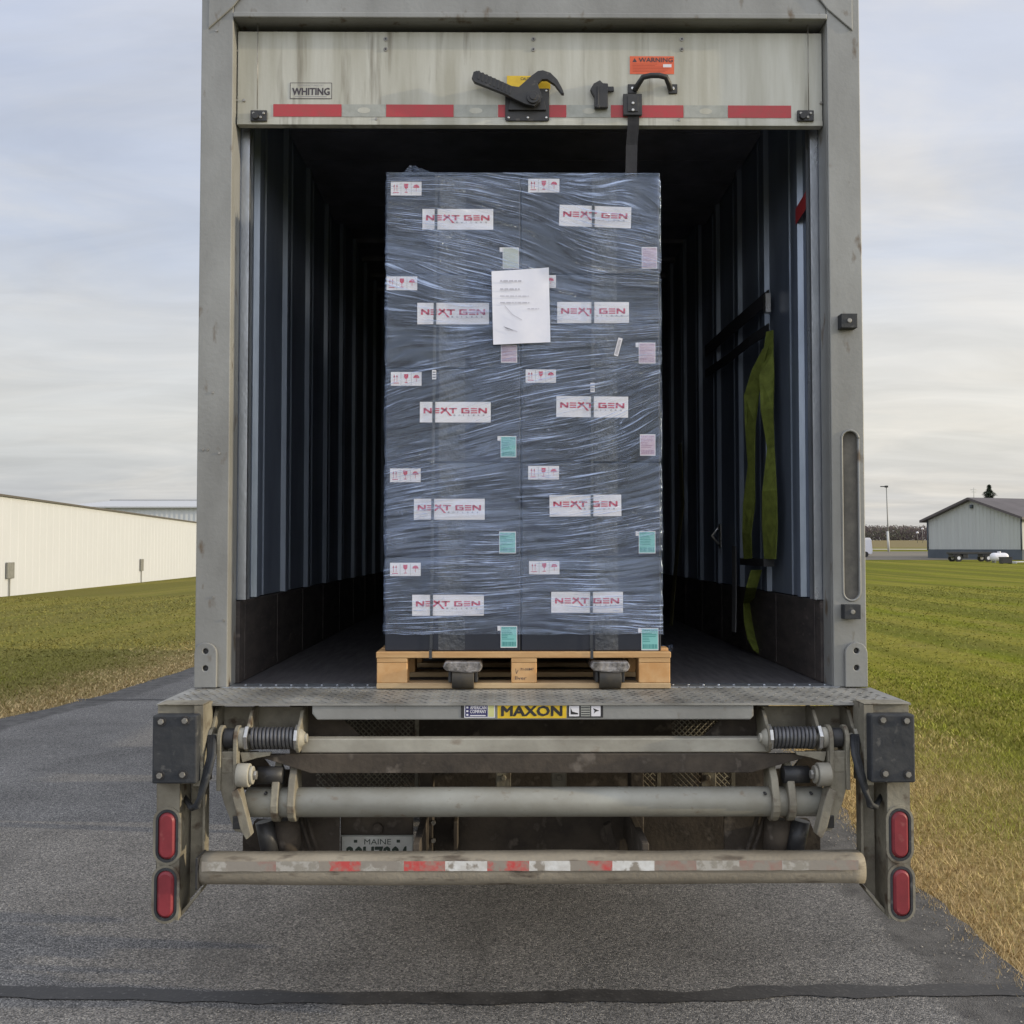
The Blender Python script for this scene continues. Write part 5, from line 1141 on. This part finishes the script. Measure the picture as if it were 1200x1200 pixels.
M['hall'] = surf('grey hall cladding', (.50, .52, .54), (.47, .49, .51), rough=.6, scale=.3, stretch=(3, 1, .05))
D = 150; xa, xb = xx(70, D), xx(330, D); z0 = g0(xa, D)-.2; ze = W(150, 594, D).z
h_ = thing('warehouse', ((xa+xb)/2, D, z0), 'distant light grey hall with a low pale roof seen over the cream building', 'building')
m = MB(); n = 90; vs = []
for i in range(n+1): x = xa+(xb-xa)*i/n; vs += [(x, D-(.05 if i % 2 else 0), z0), (x, D-(.05 if i % 2 else 0), ze)]
m.add(vs, [(2*i, 2*i+2, 2*i+3, 2*i+1) for i in range(n)]); m.box(xa, xb, D+.1, D+40, z0, ze-.01); m.build('wall', 'hall', h_, fix=False)
m = MB(); zr = W(150, 585.5, D+20).z
m.add([(xa-.4, D-.5, ze), (xb+.4, D-.5, ze), (xb+.4, D+20, zr-.2), (xa-.4, D+20, zr-.2), (xa-.4, D+41, ze), (xb+.4, D+41, ze)], [(0, 1, 2, 3), (3, 2, 5, 4)]); m.build('roof', surf('pale roof', (.50, .51, .52), rough=.7, bump=0), h_, fix=False)
m = MB(); m.box(xa-.4, xb+.4, D-.56, D-.5, ze-.2, ze+.02); m.box(xa-.4, xb+.4, D+19.9, D+20.1, zr-.2, zr+.02); m.build('trim', surf('grey trim', (.36, .37, .38), bump=0), h_)

# ------------------------------------------------------------------ BACKGROUND RIGHT
M['pole_wall'] = surf('pale green grey siding', (.44, .455, .425), (.41, .42, .395), rough=.6, scale=.5, stretch=(4, 4, .1), bump=.02)
M['pole_skirt'] = surf('slate skirt', (.085, .10, .115), (.07, .082, .095), rough=.7, scale=.6)
M['pole_roof'] = surf('dark brown roof', (.10, .085, .085), (.08, .07, .07), rough=.55, scale=.5)
A = Vector((W(1088, 650, 125).x, 125, 0)); B = Vector((W(1198, 650, 112).x, 112, 0)); d1 = (B-A).normalized(); d2 = Vector((-d1.y, d1.x, 0))
if d2.x < 0: d2 = -d2
z0 = .25; ze = W(1088, 609, 125).z; zp = W(1138, 584.5, 118.5).z; wid = (B-A).length; LEN = 26
pb = thing('pole_barn', (A.x, A.y, z0), 'grey green gabled pole barn with slate skirt and dark roof across the field', 'building')
def G(u, v, z): p = A+d1*u+d2*v; return (p.x, p.y, z)
m = MB(); mid = wid/2
m.add([G(0, 0, z0+1.25), G(wid, 0, z0+1.25), G(wid, 0, ze), G(mid, 0, zp-.12), G(0, 0, ze)], [(0, 1, 2, 3, 4)])
for u in (0, wid): m.add([G(u, 0, z0), G(u, LEN, z0), G(u, LEN, ze), G(u, 0, ze)], [(0, 1, 2, 3)])
m.add([G(0, LEN, z0), G(wid, LEN, z0), G(wid, LEN, ze), G(mid, LEN, zp-.12), G(0, LEN, ze)], [(0, 1, 2, 3, 4)])
n = 26
for i in range(1, n): u = wid*i/n; m.add([G(u-.03, 0, z0+1.25), G(u, -.04, z0+1.25), G(u+.03, 0, z0+1.25), G(u-.03, 0, ze-.02+min(u, wid-u)*(zp-ze-.12)/mid), G(u, -.04, ze-.02+min(u, wid-u)*(zp-ze-.12)/mid), G(u+.03, 0, ze-.02+min(u, wid-u)*(zp-ze-.12)/mid)], [(0, 1, 4, 3), (1, 2, 5, 4)])
m.build('wall', 'pole_wall', pb, fix=False)
m = MB(); m.add([G(-.03, -.06, -.2), G(wid+.06, -.06, -.2), G(wid+.06, -.06, z0+1.27), G(-.03, -.06, z0+1.27)], [(0, 1, 2, 3)]); m.add([G(wid+.06, -.06, -.2), G(wid+.06, LEN, -.2), G(wid+.06, LEN, z0+1.27), G(wid+.06, -.06, z0+1.27)], [(0, 1, 2, 3)]); m.build('skirt', 'pole_skirt', pb, fix=False)
m = MB(); ov = .7; sl = (zp-ze)/mid
for a, b in ((-ov, mid), (wid+ov, mid)):
    za = ze-ov*sl+.15; m.add([G(a, -ov, za), G(b, -ov, zp+.15), G(b, LEN+ov, zp+.15), G(a, LEN+ov, za), G(a, -ov, za-.28), G(b, -ov, zp-.13), G(b, LEN+ov, zp-.13), G(a, LEN+ov, za-.28)], [(0, 1, 2, 3), (4, 5, 1, 0), (4, 7, 6, 5), (4, 0, 3, 7), (7, 3, 2, 6)])
m.build('roof', 'pole_roof', pb)
m = MB()
for u in (0, wid): q = G(u, -.08, 0); m.cyl((q[0], q[1], z0+1.2), (q[0], q[1], ze), .10, 0, 4)
q = G(mid, -.10, zp-.9); m.cyl((q[0], q[1], zp-1.1), (q[0], q[1], zp-.7), .22, 0, 8)
m.build('corner_trim', 'pole_skirt', pb)
m = MB(); q = G(mid, .3, zp); m.cyl((q[0], q[1], zp+.1), (q[0], q[1], zp+1.3), .025, 0, 6); m.cyl((q[0]-.4, q[1], zp+1.05), (q[0]+.4, q[1], zp+1.05), .02, 0, 6); m.cyl((q[0]-.25, q[1], zp+.8), (q[0]+.25, q[1], zp+.8), .02, 0, 6)
m.build('aerial', 'tape_grey', pb)
# black wagon chassis parked before the barn
yw = 104; xa, xb = xx(1111, yw), xx(1158, yw); gzw = g0((xa+xb)/2, yw)
wg = thing('farm_wagon', ((xa+xb)/2, yw, gzw), 'low black flatbed wagon with pale wheel hubs parked at the barn', 'wagon')
m = MB(); m.box(xa, xb, yw-.6, yw+.6, gzw+.75, gzw+.98); m.box(xa+.2, xa+.9, yw-.55, yw+.55, gzw+.45, gzw+.749); m.box(xb-.9, xb-.2, yw-.55, yw+.55, gzw+.45, gzw+.749); m.box(xx(1125, yw), xx(1131, yw), yw-.55, yw+.55, gzw+.35, gzw+.749); m.build('flatbed', 'black', wg, .03)
for px in (1118.5, 1153):
    for dy in (-.75, .75):
        xc = xx(px, yw); m = MB(); m.cyl((xc, yw+dy-.12, gzw+.36), (xc, yw+dy+.12, gzw+.36), .37, 0, 20); m.cyl((xc, yw+dy-.14, gzw+.36), (xc, yw+dy+.14, gzw+.36), .17, 1, 12); m.build('wheel', ['tyre', 'paper'], wg)
# white gas tank and dark crate
yt = 99; xa, xb = xx(1159, yt), xx(1181, yt); gt = g0(xa, yt); r = .42
tk = thing('gas_tank', ((xa+xb)/2, yt, gt), 'white horizontal gas tank lying on the grass by the wagon', 'tank')
m = MB(); rings = 14; seg = 20; vs = []
L_ = xb-xa
for i in range(rings+1):
    u = i/rings; x = xa+L_*u; e = min(u, 1-u)*L_; rr_ = r*math.sqrt(max(0, 1-(1-min(1, e/.38))**2)) if e < .38 else r
    vs += [(x, yt+rr_*math.cos(2*math.pi*k/seg), gt+.53+rr_*math.sin(2*math.pi*k/seg)) for k in range(seg)]
m.add(vs, [(i*seg+k, i*seg+(k+1) % seg, (i+1)*seg+(k+1) % seg, (i+1)*seg+k) for i in range(rings) for k in range(seg)], 0, True); m.build('vessel', 'paper', tk)
m = MB(); m.cyl(((xa+xb)/2, yt, gt+.9), ((xa+xb)/2, yt, gt+1.08), .16, 0, 12); m.build('valve_dome', 'paper', tk)
for x in (xa+.4, xb-.4): m = MB(); m.box(x-.06, x+.06, yt-.3, yt+.3, gt, gt+.2); m.build('foot', 'box', tk)
yc = 94; xa, xb = xx(1171.5, yc), xx(1183.5, yc); gc = g0(xa, yc)
m = MB(); m.box(xa, xb, yc-.3, yc+.3, gc+.05, gc+.58); m.box(xa-.03, xb+.03, yc-.33, yc+.33, gc+.581, gc+.63)
for x in (xa+.08, xb-.08): m.box(x-.05, x+.05, yc-.25, yc+.25, gc, gc+.049)
o = m.build('crate', 'black', bevel=.01, origin=((xa+xb)/2, yc, gc)); tag(o, 'black lidded crate in front of the white gas tank', 'crate')
yc = 96; xa, xb = xx(1187, yc), xx(1212, yc); gc = g0(xa, yc); m = MB(); m.box(xa, xb, yc-.4, yc+.4, gc+.10, gc+.18)
for x in (xa+.1, xb-.1): m.box(x-.05, x+.05, yc-.35, yc+.35, gc, gc+.099)
o = m.build('plank_stack', 'paper', bevel=.01, origin=((xa+xb)/2, yc, gc)); tag(o, 'flat pale boards lying low at the right edge of the lawn', 'boards')
# white van partly hidden behind the trailer
yv = 130; xv = xx(1019, yv); gv = g0(xv, yv)
vn = thing('van', (xv-2.5, yv, gv), 'white van whose tail peeks out behind the trailer post', 'van')
m = MB(); m.prism([(xv-5, gv+.4), (xv-.05, gv+.4), (xv, gv+.8), (xv-.12, gv+2.2), (xv-.35, gv+2.45), (xv-3.6, gv+2.45), (xv-4.4, gv+1.4), (xv-5, gv+1.2)], yv-.95, yv+.95); m.build('body', 'paper', vn, .05)
for x in (xv-.9, xv-4.1):
    for dy in (-.85, .85): m = MB(); m.cyl((x, yv+dy-.13, gv+.36), (x, yv+dy+.13, gv+.36), .36, 0, 20); m.build('wheel', 'tyre', vn)
m = MB(); m.box(xv-3.5, xv-2.6, yv-.965, yv-.955, gv+1.4, gv+2.1); m.build('window', 'black', vn)
# lamp post
yl = 170; b0 = W(1041.5, 642, yl); t0_ = W(1038, 571, yl); gl_ = g0(b0.x, yl)
lpst = thing('lamp_post', (b0.x, yl, gl_), 'tall thin pole with a small lamp head standing alone in the field', 'lamp post')
m = MB(); m.cyl((b0.x, yl, gl_-.1), (t0_.x+.1, yl, t0_.z), .13, 0, 10, r1=.07); m.build('pole', 'box', lpst)
m = MB(); m.cyl((b0.x, yl, gl_), (b0.x-.15, yl, gl_+3.4), .19, 0, 10); m.build('pale_base', surf('pale paint', (.5, .5, .48)), lpst)
m = MB(); m.box(t0_.x-.15, t0_.x+.35, yl-.2, yl+.2, t0_.z-.05, t0_.z+.28); m.box(t0_.x-.9, t0_.x-.151, yl-.15, yl+.15, t0_.z+.05, t0_.z+.2); m.build('lamp_head', 'black', lpst, .05)
for px, py, yd, lab in ((1075, 624, 300, 'short pole with a white globe before the far wood, the lower one'), (1081, 619.5, 310, 'short pole with a white globe before the far wood, the higher one')):
    q = W(px, py, yd); g_ = g0(q.x, yd); t = thing('yard_light', (q.x, yd, g_), lab, 'light', 'white globe lights before the wood')
    m = MB(); m.cyl((q.x, yd, g_), (q.x, yd, q.z), .06, 0, 6); m.build('pole', 'box', t)
    m = MB(); m.cyl((q.x, yd, q.z-.25), (q.x, yd, q.z+.12), .42, 0, 12, r1=.34); m.cyl((q.x, yd, q.z+.121), (q.x, yd, q.z+.3), .34, 0, 12, r1=.1); m.build('globe', 'paper', t)
# conifer behind the barn
M['needle'] = surf('conifer needles', (.020, .034, .018), (.035, .05, .025), rough=.8, scale=1.5)
M['bark'] = surf('bark', (.09, .07, .05), (.06, .045, .035), rough=.9, scale=3)
yc = 160; q = W(1159, 568, yc); gx_, gg = q.x, g0(q.x, yc)
cf = thing('conifer_tree', (gx_, yc, gg), 'dark spruce top rising behind the barn roof', 'tree')
m = MB(); m.cyl((gx_, yc, gg), (gx_, yc, q.z-.3), .22, 0, 8, r1=.03); m.build('trunk', 'bark', cf)
m = MB(); Ht = q.z-gg; rr = random.Random(5); vs = []; fs = []
for i in range(5200):
    h = rr.random()**1.25; rad = (1-h)*5.2*(.75+.35*math.sin(h*38+rr.uniform(-.6, .6)))+.12; a = rr.uniform(0, 2*math.pi); d = rad*rr.uniform(.25, 1.08); z = gg+Ht*(.12+.88*h)-.25*d
    c = Vector((gx_+d*math.cos(a), yc+d*math.sin(a), z)); l = rr.uniform(.16, .38); k = len(vs)
    o_ = Vector((math.cos(a), math.sin(a), -.35)); sd_ = Vector((-math.sin(a), math.cos(a), rr.uniform(-.6, .6)))
    vs += [c-o_*l*.5-sd_*l*.4, c-o_*l*.5+sd_*l*.4, c+o_*l*.8]; fs.append((k, k+1, k+2))
m.add(vs, fs); m.build('crown', 'needle', cf, fix=False)
# far wood: reads as one mass
def wood():
    n = 130000; x = rng.uniform(60, 560, n); y = rng.uniform(405, 440, n)
    base = gz(x, y); hh = np.array([6.0+1.4*noise.noise(Vector((a*.06, 0, 3)))+1.6*noise.noise(Vector((a*.35, 0, 9))) for a in x])
    u = rng.random(n)**.8; z = base+hh*u*(1-.15*rng.random(n)); s = rng.uniform(.12, .38, n)*(1.3-.5*u); a = rng.uniform(0, 2*np.pi, n)
    v0 = np.stack([x-s*np.cos(a), y-s*np.sin(a), z-s*.7], 1); v1 = np.stack([x+s*np.cos(a), y+s*np.sin(a), z-s*.5], 1); v2 = np.stack([x+.5*s*rng.standard_normal(n), y, z+s*1.3], 1)
    vs = np.stack([v0, v1, v2], 1).reshape(-1, 3)
    me = bpy.data.meshes.new('wood'); me.from_pydata(vs.tolist(), [], np.arange(3*n).reshape(-1, 3).tolist()); me.materials.append(surf('bare twigs', (.15, .115, .115), (.105, .085, .085), rough=.95, scale=.05, c3=(.10, .10, .07), s3=.12, lo3=.5, hi3=.6, bump=0))
    o = bpy.data.objects.new('far_wood', me); COL.objects.link(o); tag(o, 'far belt of bare brown trees along the horizon', 'wood', kind='stuff')
    m = MB(); m.box(60, 560, 442, 446, 4, 9.2); 
wood()
